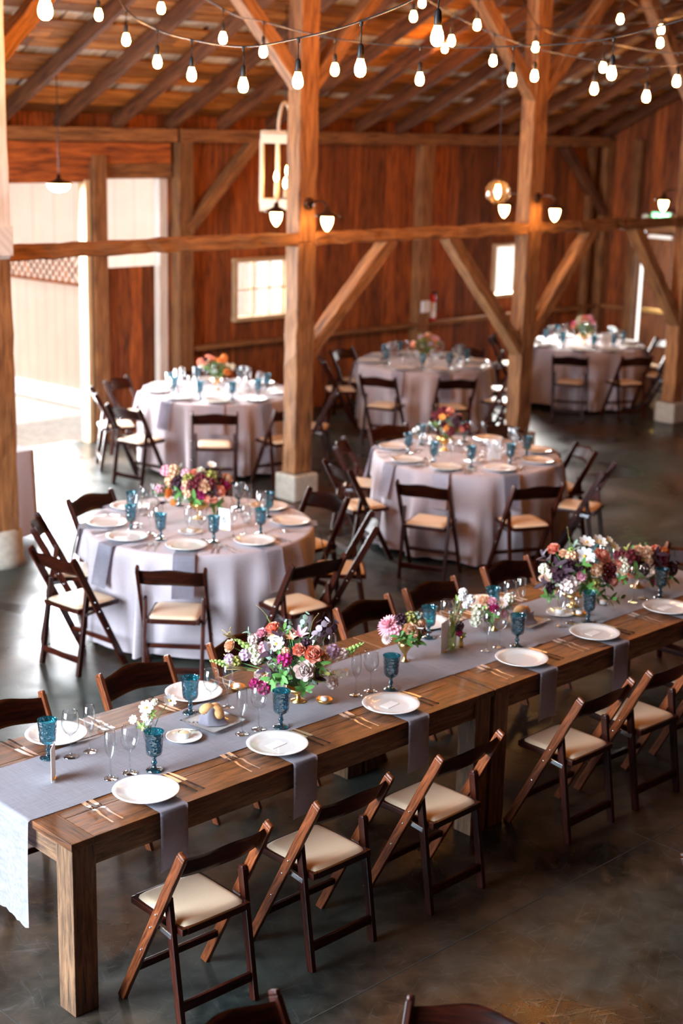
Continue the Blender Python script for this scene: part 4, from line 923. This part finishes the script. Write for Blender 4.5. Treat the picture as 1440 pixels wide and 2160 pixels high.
# gooseneck lamps on the posts
def sconce():
    t = empty('post_lamp')
    b = MB(); b.lathe([(0,0),(.055,0),(.055,.018),(.03,.03),(0,.03)], 18); b.xform(Matrix.Rotation(PI/2,4,'X')); b.build('back_plate', M['bronze'], t)
    MB().tube([(0,-.02,0),(0,-.10,.03),(0,-.19,.03),(0,-.24,.0),(0,-.25,-.03)], .009, 8).build('arm', M['bronze'], t)
    MB().lathe([(0,-.01),(.022,-.012),(.026,-.05),(.05,-.062),(.115,-.092),(.117,-.098),(.05,-.075),(0,-.07)], 24, (0,-.25,0)).build('shade', M['bronze'], t)
    MB().lathe([(.036,-.075),(.052,-.088),(.055,-.12),(.048,-.165),(.032,-.20),(.012,-.225),(0,-.23)], 20, (0,-.25,0)).build('glass_jar', M['jar'], t)
    return t
sc = sconce(); first = True
for i, (xc, nm) in enumerate(((9.39,'centre post'),(12.67,'four-brace post'),(15.66,'far right post'))):
    for side_, dn in ((1,'camera side'),(-1,'far side')):
        if i == 2 and side_ == 1: continue
        o = sc if first else copy_tree(sc); first = False
        o.location = (xc, (PY0-.004) if side_ == 1 else (PY1+.004), 2.77); o.rotation_euler = (0,0,0 if side_ == 1 else PI)
        tag(o, 'bronze lamp with glowing glass jar on the %s of the %s'%(dn,nm), 'wall lamp', 'lamps on the barn posts')
# clear globe pendant
t = empty('globe_pendant', (10.99,9.27,2.90), 0, 'clear glass globe pendant with a tall filament bulb', 'pendant lamp')
MB().lathe([(.045,.105),(.085,.078),(.115,.03),(.120,-.02),(.10,-.07),(.055,-.105)], 28).build('glass_globe', M['smoke'], t)
MB().lathe([(0,-.07),(.018,-.055),(.026,-.02),(.026,.03),(.016,.06),(0,.066)], 14).build('filament_bulb', M['candlebulb'], t)
MB().lathe([(0,.06),(.02,.062),(.03,.09),(.046,.10),(.046,.112),(.01,.13),(0,.13)], 16).build('socket_cap', M['bronze'], t)
MB().tube([(0,0,.12),(0,0,2.76)], .004, 5).build('cord', M['black'], t)
# shaded pendant by the doorway
t = empty('shaded_pendant', (8.33,12.57,2.84), 0, 'pendant lamp with a small shade hanging in front of the open doorway', 'pendant lamp')
MB().lathe([(0,.10),(.018,.10),(.022,.06),(.05,.045),(.125,.015),(.127,.008),(.05,.035),(0,.045)], 24).build('shade', M['bronze'], t)
MB().lathe([(.11,.01),(.10,-.03),(.06,-.06),(0,-.07)], 20).build('glass_bowl', M['jar'], t)
MB().tube([(0,0,.1),(0,0,1.22)], .005, 5).build('cord', M['black'], t)
# tall lantern
t = empty('hanging_lantern', (10.24,11.43,2.66), math.radians(20), 'tall cream metal lantern with an arched handle and candle bulbs', 'lantern'); b = MB(); w = .165
for sx in (-1,1):
    for sy in (-1,1): MB().box((sx*w,sy*w,.34), (.035,.035,.62), .003).build('frame_upright', M['whitemetal'], t)
for z in (.03,.66):
    b = MB()
    for s in (-1,1): b.box((s*w,0,z), (.04,2*w,.09), .003); b.box((0,s*w,z), (2*w,.04,.09), .003)
    for k in range(9):
        for s in (-1,1):
            q = -w+2*w*k/8; zz = z+(.06 if z > .3 else -.06)
            b.box((q,s*w,zz), (.018,.02,.035)); b.box((s*w,q,zz), (.02,.018,.035))
    b.build('frame_band', M['whitemetal'], t)
MB().box((0,0,.0), (2*w,2*w,.02)).build('base_tray', M['whitemetal'], t)
MB().tube([(w*math.cos(a)*.85,0,.68+.33*math.sin(a)) for a in [PI*k/20 for k in range(21)]], .016, 8).build('arched_handle', M['whitemetal'], t)
MB().tube([(0,0,1.0),(0,0,1.93)], .005, 5).build('cord', M['black'], t)
for x, y, h in ((-.07,-.05,.18),(.07,.0,.30),(.0,.09,.24)):
    c_ = MB().lathe([(0,.01),(.020,.01),(.020,h),(0,h)], 12, (x,y,0)).build('candle_tube', M['whitemetal'], t)
    MB().lathe([(0,h),(.014,h+.01),(.022,h+.04),(.016,h+.08),(0,h+.11)], 12, (x,y,0)).build('candle_bulb', M['candlebulb'], c_)
# ------------------------------------------------------------------ things on the walls
t = empty('fire_extinguisher', (14.76,13.50,.955), 0, 'red fire extinguisher with white label on the back wall', 'fire extinguisher')
MB().lathe([(0,0),(.055,0),(.06,.01),(.06,.30),(.045,.345),(.02,.36),(0,.36)], 20).build('cylinder', M['red'], t)
MB().lathe([(.0612,.05),(.0612,.25)], 20).build('label_band', M['card'], t)
MB().bar((0,0,.36),(0,-.08,.40),.03,.02,(1,0,0),.002).build('handle', M['black'], t)
MB().tube([(0,-.02,.37),(.07,-.03,.34),(.07,-.03,.12)], .008, 6).build('hose', M['black'], t)
o = MB().box((14.53,13.40,1.17), (.13,.05,.15), .006).build('electrical_box', M['card']); tag(o, 'white electrical box on the wall post left of the extinguisher', 'electrical box')
t = empty('exit_sign', (XE-.14,12.45,2.28), 0, 'lit green exit sign above the sliding door', 'exit sign')
MB().box((0,0,0), (.05,.33,.17), .004).build('sign_box', M['card'], t)
MB().box((-.026,0,0), (.004,.30,.14)).build('sign_face', M['exit'], t)
me = text_mesh('EXIT', .13, .001); me.materials.append(M['exitw']); o = bpy.data.objects.new('exit_letters', me); COL.objects.link(o); o.parent = t; o.location = (-.030,0,0); o.rotation_euler = (PI/2,0,-PI/2)
for s, wd_ in ((1,'left'),(-1,'right')):
    b = MB(); b.lathe([(0,0),(.05,0),(.055,.05),(.03,.09),(0,.09)], 16); b.xform(Matrix.Rotation(-PI/2,4,'Y')); b.build('emergency_lamp_head', M['card'], t, (0,s*.25,.0))
o = MB().box((XE-.2,12.38,2.02), (.12,.40,.05), .004).build('door_closer', M['card']); tag(o, 'pale bracket fixed over the sliding door under the exit sign', 'bracket')
